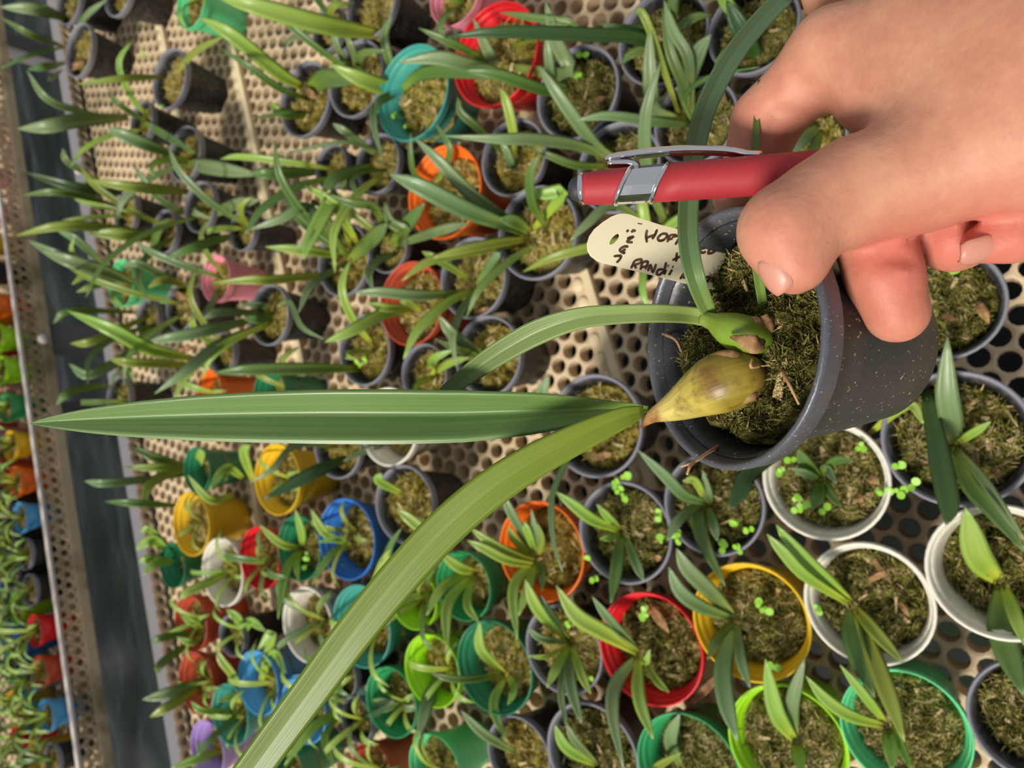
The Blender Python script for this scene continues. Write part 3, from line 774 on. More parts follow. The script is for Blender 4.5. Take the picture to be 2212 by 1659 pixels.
# little round-leaved weeds in the moss
CLOV = NT('clover_leaf'); CLOV.b.inputs['Base Color'].default_value = lin('#8fc63a'); CLOV.set(Roughness=.5); CLOV = CLOV.m
WEEDS = '''p75 I 1010,40 1020,200 560,290 600,430
p89 I 1130,150 1160,200 1420,240 1520,260 1600,140 1510,110
p76 I 450,730 570,1080
p77 I 930,690 910,640
p86 J 210,1350 150,1420 650,1260 250,1600 310,1610 240,1645 420,1660
p87 J 890,1400 1000,1510 800,1555 900,1540
p78 K 40,660 10,610 100,990
p84 K 370,640
p90 H 800,1440 740,1500 770,1540 800,1570
p2 A 920,350 1040,690
p47 E 740,690 700,720
p58 F 590,380
p59 F 360,300 350,360
p35 D 930,740 1000,800
p92 G 500,480 530,360
p88 J 1260,100'''
for ln in WEEDS.splitlines():
    it = ln.split(); root, r, fill = POT[it[0]]; ox, oy = TILE[it[1]]; V = []; Fc = []
    for q in it[2:]:
        x, y = (float(v) for v in q.split(',')); zt = HP*fill+.012; tp = WZ(ox+x/TS, oy+y/TS, zt)
        for k in range(3):
            a = rng.random()*6.28; R_ = .0014+.0011*rng.random(); cc = tp+np.array([math.cos(a), math.sin(a), 0])*R_*1.1+np.array([0, 0, .002*rng.random()]); b = len(V); tl_ = rng.normal(size=2)*.25
            for dz in (0, -.0005):
                for j in range(9):
                    t = 6.283*j/9; ex, ey = R_*math.cos(t), R_*math.sin(t); V.append(cc+np.array([ex, ey, ex*tl_[0]+ey*tl_[1]+dz]))
            Fc.append(tuple(range(b, b+9))); Fc.append(tuple(range(b+17, b+8, -1)))
            for j in range(9): Fc.append((b+j, b+9+j, b+9+(j+1) % 9, b+(j+1) % 9))
        v, f = tube([tp-np.array([0, 0, .014]), tp], [.0004]*2, 4); b = len(V); V += v; Fc += [tuple(i+b for i in g) for g in f]
    off = np.array(root.location); mesh('clover', [v-off for v in V], Fc, CLOV, root, False)['kind'] = 'stuff'
# ------------------------------------------------------------------ pots on the bench across the aisle
FAR = [(-8, 300, 'pink'), (2, 385, 'pink'), (5, 462, 'pink'), (12, 530, 'yellow'), (15, 592, 'black'), (14, 662, 'orange'), (14, 732, 'lime'), (18, 800, 'lime'), (22, 880, 'green'), (30, 962, 'yellow'), (37, 1040, 'orange'), (48, 1118, 'lblue'),
       (68, 1195, 'black'), (78, 1272, 'black'), (86, 1360, 'red'), (84, 1452, 'terracotta'), (104, 1545, 'lblue'), (120, 1640, 'black')]
POS = {}
for i, (x, y, col) in enumerate(FAR):
    c = WY(x, y, FY+.036); x0 = c[0]
    if POS and i and abs(x0-POS[i-1]) < .047: x0 = POS[i-1]-.047
    POS[i] = x0
    nm = ['leftmost-top pink pot on the far bench', 'second pink pot on the far bench, left edge', 'third pink pot on the far bench, left edge', 'yellow pot on the far bench above the black gap', 'black pot on the far bench beside the orange one at left edge',
          'orange pot on the far bench above two lime pots', 'upper lime pot on the far bench at the left edge', 'lower lime pot on the far bench at the left edge', 'green pot on the far bench at the held leaf tip',
          'yellow pot on the far bench just below the held leaf tip', 'orange pot on the far bench between yellow and light blue', 'light blue pot on the far bench below the orange one', 'upper black pot of two on the far bench',
          'lower black pot of two on the far bench above red', 'red pot on the far bench behind the perforated lip', 'terracotta pot on the far bench below the red one', 'blue pot on the far bench, lower left', 'dark pot on the far bench in the lower left corner'][i]
    root = make_pot((x0, FY+.036, .0005), .0228, .048, col, nm, group='pots along the far bench edge', fill=.85)
    rosette(root, np.array([x0, FY+.036, .043]), 7, .045+.02*rng.random(), 'lgly'[i % 4], wd=.006)
cols = ['lblue', 'orange', 'black', 'yellow', 'terracotta', 'blue', 'white', 'black', 'teal', 'pink', 'lime', 'red', 'black']
k = 0
for row in (1, 2):
    for i in range(14):
        x0 = -.13+i*.051+(row % 2)*.025
        y0 = FY+.036+row*.05
        lab = ['%s pot under seedlings on far bench, %s row, %s from bottom' % (cols[(i*5+row*3) % 13].replace('lblue', 'light blue'), ('second', 'third')[row-1], ['first', 'second', 'third', 'fourth', 'fifth', 'sixth', 'seventh', 'eighth', 'ninth', 'tenth', 'eleventh', 'twelfth', 'thirteenth', 'fourteenth'][i])][0]
        root = make_pot((x0, y0, .0005), .0228, .048, cols[(i*5+row*3) % 13], lab, group='pots deeper on the far bench', fill=.85)
        rosette(root, np.array([x0, y0, .043]), 8, .05+.025*rng.random(), 'lgyl'[(i+row) % 4], wd=.007)
# ------------------------------------------------------------------ the pot held up to the camera
HC = W(1559, 733, .199); HA = nrm(camvec(math.sin(1.146), .0054, math.cos(1.146))); HR = .035; HL = .056
def HS(x, y, s):                                       # point on the plane s metres below the held pot's rim
    r = ray(x, y); P0 = HC+HA*s; return C0+r*(((P0-C0)@HA)/(r@HA))
hb = HC+HA*HL
held = empty('potted_bulb', hb, 'scuffed black pot held up in the hand, with two bulbs and long strap leaves', 'potted plant')
hoff = np.array(held.location)
rotm = Vector(-HA).to_track_quat('Z', 'Y').to_euler()
POTM['held'] = plastic('pot_held', '#2c2e34', .4, .1, .5, speck=30); RIMM['held'] = plastic('rim_held', '#4d4f58', .36, .12, .6, speck=45)
for k_, sc_ in (('held', 1),):
    for mm in (POTM[k_], RIMM[k_]): pass
bo, ri = pot_data('held')
hp_ = bpy.data.objects.new('pot', bo); hp_.rotation_euler = rotm; hp_.scale = (HR, HR, HL); link(hp_, held)
link(bpy.data.objects.new('rim', ri), hp_)
MOSSH = moss_mat('moss_held', [(.2, '#0d0c05'), (.36, '#302c11'), (.5, '#565223'), (.62, '#7a7138'), (.74, '#6d7634'), (.9, '#c2a878')])
mm_ = moss_mesh(31, 6500, 5, bumpy=.24, fine=.62); mm_.materials.append(MOSSH)
mo = bpy.data.objects.new('moss', mm_); mo.rotation_euler = rotm; mo.location = tuple((HC+HA*.0098)-hoff); mo.scale = (.0286, .0286, .024); mo['kind'] = 'stuff'; link(mo, held)
def chain(spec):                                       # (x, y, s, r_px) -> world path and radii
    P = [HS(x, y, s) for x, y, s, _ in spec]; Rr = [q[3]*depth_of(p)/FPX for q, p in zip(spec, P)]
    n = 26; PP = catmull(P, n); RR = np.interp(np.linspace(0, 1, n), np.linspace(0, 1, len(Rr)), Rr)
    k = np.array([.25, .5, .25]); RR[1:-1] = np.convolve(RR, k, 'valid'); return PP, list(RR)
def solid(name, spec, mat, seg=24, lump=0.0):
    PP, RR = chain(spec); V, Fc = tube(PP, RR, seg); n = len(PP); AL = np.repeat(np.linspace(0, 1, n), seg); AC = np.tile(np.arange(seg)/seg, n)
    return mesh(name, [v-hoff for v in V], Fc, mat, held, True, {'along': AL, 'across': AC})
m = NT('green_bulb_skin'); r = m.ramp(m.attr('along'), [(0, '#66802a'), (.35, '#76942c'), (.75, '#8aa43a'), (1, '#8ca050')]); m.l(r.outputs[0], m.b.inputs['Base Color']); m.set(Roughness=.28); m.b.inputs['Subsurface Weight'].default_value = .1; m.b.inputs['Subsurface Radius'].default_value = (.002, .003, .001); GB = m.m
m = NT('brown_bulb_skin'); al = m.attr('along'); ac = m.attr('across'); cv = m.n('ShaderNodeCombineXYZ'); m.l(ac, cv.inputs[0]); ml = m.n('ShaderNodeMath', operation='MULTIPLY'); m.l(al, ml.inputs[0]); ml.inputs[1].default_value = .12; m.l(ml.outputs[0], cv.inputs[1])
nz = m.n('ShaderNodeTexNoise'); nz.inputs['Scale'].default_value = 34; nz.inputs['Detail'].default_value = 3; m.l(cv.outputs[0], nz.inputs['Vector'])
r = m.ramp(al, [(0, '#4c3216'), (.12, '#8a6630'), (.22, '#a5923c'), (.34, '#85741f'), (.42, '#b8a448'), (.7, '#cdbb66'), (.82, '#c0945a'), (1, '#a06440')])
n2 = m.noise(110, 5); r2 = m.ramp(n2.outputs[0], [(.5, (0, 0, 0, 1)), (.64, (.85,)*3+(1,))]); c = m.mix(r2.outputs[0], r.outputs[0], lin('#75501f'))
r3 = m.ramp(nz.outputs[0], [(.3, (.7, .7, .7, 1)), (.7, (1.1, 1.1, 1.1, 1))]); c = m.mix(.8, c, r3.outputs[0], 'MULTIPLY'); m.l(c, m.b.inputs['Base Color']); m.set(Roughness=.4); m.bump(nz.outputs[0], .25, .0006); BB = m.m
HUSK = NT('dry_husk'); q = HUSK.noise(180, 4); rr_ = HUSK.ramp(q.outputs[0], [(.3, '#5a3a22'), (.55, '#9a7448'), (.75, '#c7a272')]); HUSK.l(rr_.outputs[0], HUSK.b.inputs['Base Color']); HUSK.set(Roughness=.7); HUSK = HUSK.m
o = solid('green_bulb', [(1655, 740, .010, 8), (1640, 733, .005, 34), (1612, 724, .002, 43), (1585, 715, .001, 41), (1560, 704, .001, 30), (1542, 696, .001, 20), (1522, 689, .001, 16)], GB); o['label'] = 'glossy green pseudobulb'
o = solid('brown_bulb', [(1628, 806, .010, 10), (1614, 810, .005, 48), (1588, 816, .001, 66), (1552, 829, -.002, 67), (1510, 850, -.003, 53), (1470, 872, -.005, 37), (1435, 888, -.007, 24), (1410, 899, -.008, 15), (1386, 922, -.007, 3)], BB); o['label'] = 'yellow-brown ridged bulb'
def pxleaf(spec, kind, name='leaf', fold=.3, hint=None, thick=.0008, mat=None, n=26, end=None):
    """spec: (x, y, depth, width_px)"""
    P = [W(x, y, d) for x, y, d, _ in spec]; Wd = [q[3]*q[2]/FPX for q in spec]
    PP = catmull(P, n); ww = np.interp(np.linspace(0, 1, n), np.linspace(0, 1, len(Wd)), Wd)
    V = []; Fc = []; AL = []; AC = []
    for i in range(n):
        tg = nrm(PP[min(i+1, n-1)]-PP[max(i-1, 0)]); h = hint if hint is not None else nrm(nrm(C0-PP[i])+np.array([-.15, 0, .1]))
        sd = nrm(np.cross(tg, h)); nn = np.cross(sd, tg); hw = max(ww[i]/2, .00015)
        sec = [(s_, 1-abs(s_)-.25*max(0, abs(s_)-.8)) for s_ in (-1, -.75, -.45, -.12, 0, .12, .45, .75, 1)]
        for s, k in sec: V.append(PP[i]+sd*s*hw-nn*fold*hw*k); AL.append(i/(n-1)); AC.append(s)
        for s, k in sec[-2:0:-1]: V.append(PP[i]+sd*s*hw-nn*(fold*hw*k+thick)); AL.append(i/(n-1)); AC.append(s)
    S = 16
    for i in range(n-1):
        for k in range(S): Fc.append((i*S+k, i*S+(k+1) % S, (i+1)*S+(k+1) % S, (i+1)*S+k))
    Fc.append(tuple(range(S-1, -1, -1))); Fc.append(tuple(range((n-1)*S, n*S)))
    return mesh(name, [v-hoff for v in V], Fc, mat or LEAF[kind], held, True, {'along': AL, 'across': AC})
LBIG = leaf_mat('leaf_big', '#6f8c36', '#5f7d40', '#6b864e', .36, .06); LCURVE = leaf_mat('leaf_curved', '#86a032', '#7c962e', '#6a8a2c', .4, .3); LARCH = leaf_mat('leaf_arch', '#a0ae64', '#8c9e58', '#566c3c', .4, .15)
o = pxleaf([(1400, 884, .206, 14), (1330, 884, .206, 34), (1250, 887, .206, 62), (1150, 893, .206, 92), (1000, 899, .208, 114), (850, 900, .210, 120), (700, 900, .213, 119), (560, 901, .217, 112), (430, 903, .221, 100), (300, 906, .225, 80), (190, 909, .229, 54), (110, 912, .232, 24), (64, 915, .234, 2)], 'g', fold=.82, mat=LBIG, n=40); o['label'] = 'long straight leaf with a pale and a dark half'
o = pxleaf([(1392, 888, .2, 24), (1345, 903, .197, 48), (1250, 946, .196, 66), (1150, 998, .197, 78), (1050, 1064, .199, 86), (950, 1152, .202, 88), (850, 1262, .205, 88), (760, 1374, .208, 86), (680, 1482, .211, 82), (600, 1590, .214, 80), (520, 1700, .217, 78)], 'y', fold=.14, mat=LCURVE, n=36); o['label'] = 'strap leaf sweeping down to the lower left'
dN = depth_of(HS(1535, 693, .002))
o = pxleaf([(1545, 697, dN, 30), (1500, 682, dN-.001, 38), (1430, 677, .198, 40), (1340, 679, .197, 42), (1250, 688, .198, 48), (1160, 718, .202, 56), (1080, 762, .208, 52), (1020, 803, .214, 44), (960, 850, .22, 30), (920, 885, .224, 4)], 'b', fold=.35, mat=LARCH, n=32); o['label'] = 'arching leaf, pale underside showing'
o = pxleaf([(1545, 694, dN, 24), (1528, 668, dN-.002, 34), (1502, 600, .198, 42), (1487, 520, .199, 44), (1488, 430, .202, 44), (1500, 330, .205, 44), (1528, 225, .209, 46), (1580, 125, .213, 46), (1640, 48, .217, 44), (1712, -25, .22, 40)], 'b', fold=.45, mat=leaf_mat('leaf_grey', '#7f9a45', '#5f8050', '#5c7a5a', .4, .2), n=34); o['label'] = 'grey-green leaf passing behind the pen'
dS = depth_of(HS(1650, 675, .008))
o = pxleaf([(1653, 682, dS, 20), (1645, 640, dS-.002, 20), (1634, 560, .186, 22), (1629, 480, .187, 22), (1629, 400, .1945, 20), (1632, 300, .1955, 18), (1640, 172, .197, 5)], 'b', fold=.4, mat=leaf_mat('leaf_thin', '#7f9a4a', '#7a8f42', '#5c6a2c', .4, .2), n=26); o['label'] = 'thin young leaf between thumb and finger'
# dry husks at the bulb bases, stray roots
def husk(pts, wds, s0, fold=.5):
    P = [HS(x, y, s) for (x, y, s) in pts]; n = 12; PP = catmull(P, n); ww = np.interp(np.linspace(0, 1, n), np.linspace(0, 1, len(wds)), wds)
    V = []; Fc = []
    for i in range(n):
        tg = nrm(PP[min(i+1, n-1)]-PP[max(i-1, 0)]); h = nrm(C0-PP[i]); sd = nrm(np.cross(tg, h)); nn = np.cross(sd, tg); hw = ww[i]*.2/FPX/2
        for s in (-1, -.4, .4, 1): V.append(PP[i]+sd*s*hw+nn*fold*hw*(1-s*s)+nn*.0003*math.sin(i*1.7+s*3))
        for s in (1, .4, -.4, -1): V.append(PP[i]+sd*s*hw+nn*(fold*hw*(1-s*s)-.0004))
    for i in range(n-1):
        for k in range(8): Fc.append((i*8+k, i*8+(k+1) % 8, (i+1)*8+(k+1) % 8, (i+1)*8+k))
    Fc.append(tuple(range(7, -1, -1))); Fc.append(tuple(range((n-1)*8, n*8)))
    return mesh('husk', [v-hoff for v in V], Fc, HUSK, held, True)
husk([(1652, 742, .001), (1630, 744, -.0035), (1602, 734, -.005), (1576, 727, -.0045)], [20, 40, 24, 2], 0, .15)
husk([(1650, 712, .004), (1635, 692, .002), (1612, 684, .002)], [16, 16, 2], 0)
husk([(1662, 712, .006), (1658, 695, .004), (1650, 680, .003)], [22, 20, 14], 0, .9)
husk([(1617, 780, .002), (1585, 770, -.003), (1545, 774, -.005), (1505, 803, -.006), (1470, 828, -.006)], [12, 26, 24, 14, 2], 0, .3)
husk([(1628, 830, .004), (1622, 855, .001), (1600, 872, .000)], [14, 26, 4], 0, .5)
DRY = '''p77 I 960,620 1080,790 70
p84 K 690,460 850,380 40
p84 K 720,310 850,480 35
p84 K 890,580 960,690 35
p1 A 440,430 540,400 60
p31 D 340,560 430,630 50
p34 D 800,230 860,260 40
p88 J 1400,330 1470,470 60
p88 J 1160,420 1280,450 30
p80 I 1400,1060 1180,1290 60
p75 I 980,310 1040,310 40
p16 B 1110,660 1240,620 50
p14 B 1090,260 1200,320 45
p92 G 600,640 680,620 40
p91 G 190,1470 220,1300 30
p86 J 700,1440 750,1500 60
p86 J 620,1560 660,1620 60
p87 J 1480,1400 1560,1440 45
p90 H 600,1330 720,1300 50
p49 E 1430,400 1560,370 40'''
for ln in DRY.splitlines():
    k_, tl, a_, b_, w_ = ln.split(); root, r_, fill = POT[k_]; ox, oy = TILE[tl]; (x0, y0), (x1, y1) = [tuple(float(v)/TS for v in q.split(',')) for q in (a_, b_)]
    z0 = HP*fill+.006; P = [WZ(ox+x0, oy+y0, z0), WZ(ox+(x0+x1)/2, oy+(y0+y1)/2, z0+.004), WZ(ox+x1, oy+y1, z0+.002)]
    leaf(root, P, float(w_)/TS*depth_of(P[0])/FPX, HUSK, name='dry_leaf', shape='lance', n=8, hint=np.array([0.1, 0, 1.]))
ROOTM = plastic('root', '#b98f6a', .7, .2, .2)
for pts in ([(1560, 955, .012), (1545, 968, .004), (1525, 980, -.004), (1500, 998, -.009), (1470, 1008, -.012)], [(1498, 999, -.009), (1490, 1008, -.012), (1484, 1026, -.013)], [(1640, 790, .0), (1622, 792, -.004), (1625, 774, -.003)], [(1690, 800, .006), (1705, 830, .003), (1726, 874, .004)], [(1430, 720, .004), (1460, 735, .006), (1475, 770, .009)]):
    v, f = tube(catmull([HS(*p) for p in pts], 10), list(np.linspace(.0006, .0003, 10)), 6)
    mesh('root', [q-hoff for q in v], f, ROOTM, held, True)
# ------------------------------------------------------------------ the plant tag with its handwriting
TSC = 6.506
T0, T1, T2 = W(1545, 570, .2155), W(1270, 525, .205), W(1440, 480, .2115); TN = nrm(np.cross(T1-T0, T2-T0)); TN = TN if TN@(C0-T0) > 0 else -TN
def TP(zx, zy, lift=0.0):
    r = ray(1240+zx/TSC, 440+zy/TSC); return C0+r*(((T0-C0)@TN)/(r@TN))+TN*lift
outl = [(2160, 600), (2050, 545), (1680, 412), (1200, 292), (900, 196), (790, 152), (700, 138), (610, 148), (520, 182), (400, 262), (290, 352), (222, 450), (190, 555), (196, 650), (240, 732), (330, 800), (420, 832), (1000, 975), (1500, 1100), (1880, 1182), (2010, 1215)]
bm = bmesh.new(); ev = []
def loop(pts):
    vs = [bm.verts.new(tuple(TP(*p))) for p in pts]
    return [bm.edges.new((vs[i], vs[(i+1) % len(vs)])) for i in range(len(vs))]
ed = loop(outl)+loop([(570+84*math.cos(t)*.8-30*math.sin(t), 497+70*math.sin(t)-35*math.cos(t)) for t in np.linspace(0, 2*math.pi, 20, endpoint=False)])
bmesh.ops.triangle_fill(bm, use_beauty=True, edges=ed)
g = bmesh.ops.extrude_face_region(bm, geom=list(bm.faces)); bmesh.ops.translate(bm, verts=[v for v in g['geom'] if isinstance(v, bmesh.types.BMVert)], vec=tuple(-TN*.0006)); bmesh.ops.recalc_face_normals(bm, faces=bm.faces)
tb = TP(2150, 900); tagroot = empty('plant_tag', tb, 'cream plastic plant tag with brown handwriting stuck in the held pot', 'plant tag')
bmesh.ops.translate(bm, verts=bm.verts, vec=tuple(-tb)); me = bpy.data.meshes.new('tag_blade'); bm.to_mesh(me); bm.free(); me.materials.append(plastic('tag_plastic', '#faf0cc', .4, .08, .5)); link(bpy.data.objects.new('tag_blade', me), tagroot)
INK = NT('ink'); nz = INK.noise(700, 3); rr_ = INK.ramp(nz.outputs[0], [(.35, '#3c2620'), (.6, '#6b4c3c'), (.8, '#8a6a52')]); INK.l(rr_.outputs[0], INK.b.inputs['Base Color']); INK.set(Roughness=.5); INK = INK.m
STROKES = [[(1022, 370), (1010, 460), (1022, 548)], [(1010, 482), (1140, 440)], [(1165, 365), (1130, 450), (1095, 500)], [(1232, 425), (1178, 478), (1190, 520), (1250, 515), (1302, 462), (1290, 428), (1225, 425)],
 [(1440, 445), (1345, 452), (1308, 545)], [(1315, 512), (1385, 488)], [(1375, 470), (1478, 462), (1420, 580)], [(1590, 505), (1530, 500), (1495, 600)], [(1505, 555), (1570, 545)],
 [(1702, 545), (1655, 570), (1645, 640), (1685, 645), (1700, 610)], [(1785, 520), (1722, 640)], [(1888, 562), (1800, 582), (1768, 640), (1790, 692), (1850, 680)], [(1780, 635), (1845, 622)], [(1962, 538), (1872, 700)], [(1890, 650), (1955, 602), (2000, 640), (1945, 690), (1868, 708)],
 [(1442, 688), (1432, 818)], [(1378, 797), (1500, 740)],
 [(850, 802), (798, 912)], [(850, 800), (942, 786), (930, 832), (848, 862)], [(848, 862), (872, 912)], [(930, 932), (962, 832), (1035, 820), (1000, 925)], [(945, 898), (1015, 880)], [(1035, 950), (1072, 862), (1105, 965), (1152, 848)],
 [(1292, 825), (1258, 992)], [(1255, 922), (1182, 932), (1160, 985), (1200, 1000), (1255, 952)], [(1292, 930), (1262, 1000)], [(1312, 874), (1328, 878)], [(1376, 930), (1330, 1006)], [(1376, 888), (1394, 893)],
 [(1488, 1062), (1545, 985), (1600, 1000), (1590, 1080)], [(1520, 1040), (1600, 1040)], [(1730, 908), (1690, 1000)], [(1792, 928), (1730, 1090)], [(1742, 1035), (1800, 1020), (1806, 1068), (1738, 1100)], [(1778, 1124), (1835, 1050), (1902, 1030), (1872, 1112)], [(1812, 1092), (1885, 1080)],
 [(735, 400), (762, 372)], [(805, 408), (828, 378), (862, 392)], [(740, 492), (832, 466), (742, 532), (822, 548)], [(762, 608), (702, 605), (640, 650), (682, 692), (718, 690)], [(675, 668), (722, 640)], [(553, 742), (652, 735), (642, 780), (595, 832)], [(890, 280), (955, 290)], [(435, 445), (385, 520), (320, 520), (290, 460)]]
for i, stk in enumerate(STROKES):
    n = max(6, 4*len(stk)); P2 = catmull([np.array([a, b, 0.]) for a, b in stk], n); V = []; Fc = []; hw = 17 if i < len(STROKES)-2 else 5
    for j, p in enumerate(P2):
        t = nrm(P2[min(j+1, n-1)]-P2[max(j-1, 0)]); s = np.array([-t[1], t[0]]); e = hw*(1 if 0 < j < n-1 else .6)
        for lift in (.00012, .00002):
            for sg in (-1, 1): V.append(TP(p[0]+s[0]*e*sg, p[1]+s[1]*e*sg, lift)-tb)
    for j in range(n-1):
        a, b = j*4, j*4+4; Fc += [(a, a+1, b+1, b), (a, b, b+2, a+2), (a+1, a+3, b+3, b+1)]
    if i == len(STROKES)-1: continue
    mesh('pen_stroke', V, Fc, INK, tagroot, False)
# ------------------------------------------------------------------ the red stylus pen
PA = W(1232, 410, .197); PB = W(1760, 370, .1855); PT = nrm(PB-PA); PLEN = np.linalg.norm(PB-PA)
PU = nrm(R-PT*(R@PT)); PD = np.cross(PT, PU)          # PU: picture up, PD: across
def pat(x): return (x-1232)/(1760-1232)*PLEN
def prad(x): return np.interp(x, [1250, 1300, 1370, 1460, 1640, 1800, 2300], [33.5, 37, 40, 41, 42, 43, 43])*.1925/FPX
pen = empty('stylus_pen', PA+PT*.14, 'red stylus pen with chrome clip and black rubber tip held by the thumb', 'pen'); poff = np.array(pen.location)
def pseg(name, xs, rads, mat, shear=(0, 0), seg=32, smooth=True, cap=True):
    V = []; Fc = []; n = len(xs)
    for i, x in enumerate(xs):
        k = shear[0]+(shear[1]-shear[0])*(i/(n-1) if n > 1 else 0)
        for j in range(seg):
            a = 2*math.pi*(j+.5)/seg; V.append(PA+PT*(pat(x)+k*math.cos(a)*.192/FPX)+rads[i]*(math.cos(a)*PU+math.sin(a)*PD)-poff)
    for i in range(n-1):
        for j in range(seg): Fc.append((i*seg+j, i*seg+(j+1) % seg, (i+1)*seg+(j+1) % seg, (i+1)*seg+j))
    if cap: Fc += [tuple(range(seg))[::-1], tuple(range((n-1)*seg, n*seg))]
    return mesh(name, V, Fc, mat, pen, smooth)
m = NT('red_rubber_barrel'); m.b.inputs['Base Color'].default_value = lin('#a3282f'); m.set(Roughness=.6); RED = m.m
m = NT('chrome'); m.b.inputs['Base Color'].default_value = lin('#d8d8dc'); m.set(Metallic=1.0, Roughness=.1); CHROME = m.m
m = NT('black_rubber'); m.b.inputs['Base Color'].default_value = lin('#2c2d33'); m.set(Roughness=.6); RUB = m.m
xs = [1226.5, 1227.5, 1231, 1236, 1243, 1250, 1254]; pseg('rubber_tip', xs, [r_*.197/FPX for r_ in (1, 9, 17, 22.5, 26, 27, 27)], RUB)
pseg('chrome_ring', [1250, 1251, 1256, 1262, 1263], [r_*.196/FPX for r_ in (27, 31, 34.5, 35, 33)], CHROME)
xs = list(np.linspace(1261, 1354, 8)); pseg('front_barrel', xs, [prad(x) for x in xs], RED, (0, 20))
xs = list(np.linspace(1433, 2020, 12)); pseg('rear_barrel', xs, [prad(x) for x in xs], RED, (20, 0))
xs = list(np.linspace(1352, 1435, 4)); pseg('chrome_band', xs, [prad(x)*.985 for x in xs], CHROME, (20, 20), 12, False)
for x in (1354, 1433):
    xs = [x-6, x-4, x, x+4, x+6]; pseg('chrome_collar', xs, [prad(x)*k for k in (.98, 1.06, 1.09, 1.06, .98)], CHROME, (20, 20))
def sweep(name, pts, hw, hh, mat, bev=.35):           # clip bars: rounded oblong section, pts given as (x px, lift in px above the axis)
    P = catmull([PA+PT*pat(x)+PU*(u*.192/FPX) for x, u in pts], 18); V = []; Fc = []; n = len(P)
    for i, p in enumerate(P):
        t = nrm(P[min(i+1, n-1)]-P[max(i-1, 0)]); up = nrm(PU-t*(PU@t)); sd = np.cross(t, up); e = np.interp(i/(n-1), [0, .06, .9, 1], [.7, 1, .9, .45])
        for a, b in ((-1, -bev), (-1, bev), (-.6, 1), (.6, 1), (1, bev), (1, -bev), (.55, -.7), (.4, -.1), (-.4, -.1), (-.55, -.7)): V.append(p+sd*a*hw*e+up*b*hh-poff)
    for i in range(n-1):
        for k in range(10): Fc.append((i*10+k, i*10+(k+1) % 10, (i+1)*10+(k+1) % 10, (i+1)*10+k))
    Fc += [tuple(range(10))[::-1], tuple(range((n-1)*10, n*10))]
    return mesh(name, V, Fc, mat, pen, True)
clip = sweep('clip', [(1314, 57), (1345, 62), (1420, 66), (1500, 64), (1580, 55), (1622, 44), (1652, 40)], .0024, .0011, CHROME)
sweep('clip_mount', [(1318, 50), (1340, 49), (1365, 47), (1378, 42), (1384, 34)], .0018, .0012, CHROME)
sweep('clip_tab', [(1612, 40), (1625, 38), (1640, 41), (1652, 46)], .0015, .0008, CHROME)
# ------------------------------------------------------------------ the hand: one smooth skin grown round its bones
def CP(x, y, d): return np.array([(x-1106)/FPX*d, (y-829.5)/FPX*d, d])     # picture-aligned metres: right, down, away
GX, GY, GZ = (.045, .40), (-.24, .0), (.095, .262); VS = .00135
ax = [np.arange(a, b, VS, dtype=np.float32) for a, b in (GX, GY, GZ)]
XX, YY, ZZ = np.meshgrid(*ax, indexing='ij')
def cone(a, b):
    (xa, ya, da, ra), (xb, yb, db, rb) = a, b; A = CP(xa, ya, da); B = CP(xb, yb, db); ra = ra*da/FPX; rb = rb*db/FPX
    d = B-A; L2 = d@d; t = np.clip(((XX-A[0])*d[0]+(YY-A[1])*d[1]+(ZZ-A[2])*d[2])/L2, 0, 1)
    return np.sqrt((XX-A[0]-t*d[0])**2+(YY-A[1]-t*d[1])**2+(ZZ-A[2]-t*d[2])**2)-(ra+(rb-ra)*t)
def smin(a, b, k):
    h = np.clip(.5+.5*(b-a)/k, 0, 1); return b+(a-b)*h-k*h*(1-h)
def limb(pts, k=.003):
    D = None
    for a, b in zip(pts, pts[1:]): c = cone(a, b); D = c if D is None else smin(D, c, k)
    return D
palm = limb([(1800, 112, .188, 82), (2000, 90, .175, 150), (2330, 60, .156, 240)])
palm = smin(palm, limb([(1840, -40, .205, 105), (2050, -60, .195, 170), (2350, -40, .175, 260)]), .012)
palm = smin(palm, limb([(1890, 215, .182, 70), (2080, 190, .168, 135), (2350, 140, .15, 225)]), .014)
palm = smin(palm, limb([(2330, 90, .158, 250), (2550, 10, .16, 245), (3100, -200, .17, 290)]), .012)
thumb = limb([(2420, 190, .148, 190), (2200, 300, .158, 150), (1985, 376, .166, 120), (1850, 412, .169, 110), (1765, 455, .169, 98), (1700, 492, .168, 86), (1692, 500, .168, 84), (1716, 563, .1655, 74)], .004)
thumb = smin(thumb, cone((1690, 498, .166, 82), (1720, 520, .168, 80)), .003)
index = limb([(1800, 110, .189, 84), (1655, 262, .204, 71), (1612, 420, .2145, 66), (1650, 540, .228, 60)], .003)
middle = limb([(2150, 150, .20, 110), (2020, 330, .195, 90), (1886, 515, .179, 76), (1908, 590, .1768, 76), (1937, 674, .177, 68)], .003)
ring = limb([(2420, 330, .178, 95), (2250, 440, .18, 74), (2060, 512, .178, 70), (1990, 490, .183, 60)], .003)
little = limb([(2480, 420, .165, 85), (2290, 470, .163, 66), (2185, 508, .164, 56), (2118, 528, .165, 42)], .003)
D = smin(palm, thumb, .012)
D = np.minimum(D, np.minimum(smin(palm, index, .006), np.minimum(smin(palm, middle, .004), np.minimum(smin(palm, ring, .004), smin(palm, little, .004)))))
def groove(D, a, b, w, depth):
    c = cone(a, b); return D+depth*np.exp(-np.clip(c, 0, None)**2/(w*w))
D = groove(D, (1815, 572, .1685, 2), (1890, 556, .1684, 2), .0012, .0026); D = groove(D, (1890, 556, .1684, 2), (1970, 558, .1685, 2), .0012, .0026)      # crease of the middle finger
D = groove(D, (1735, 195, .186, 4), (1785, 285, .178, 4), .0028, .0032)
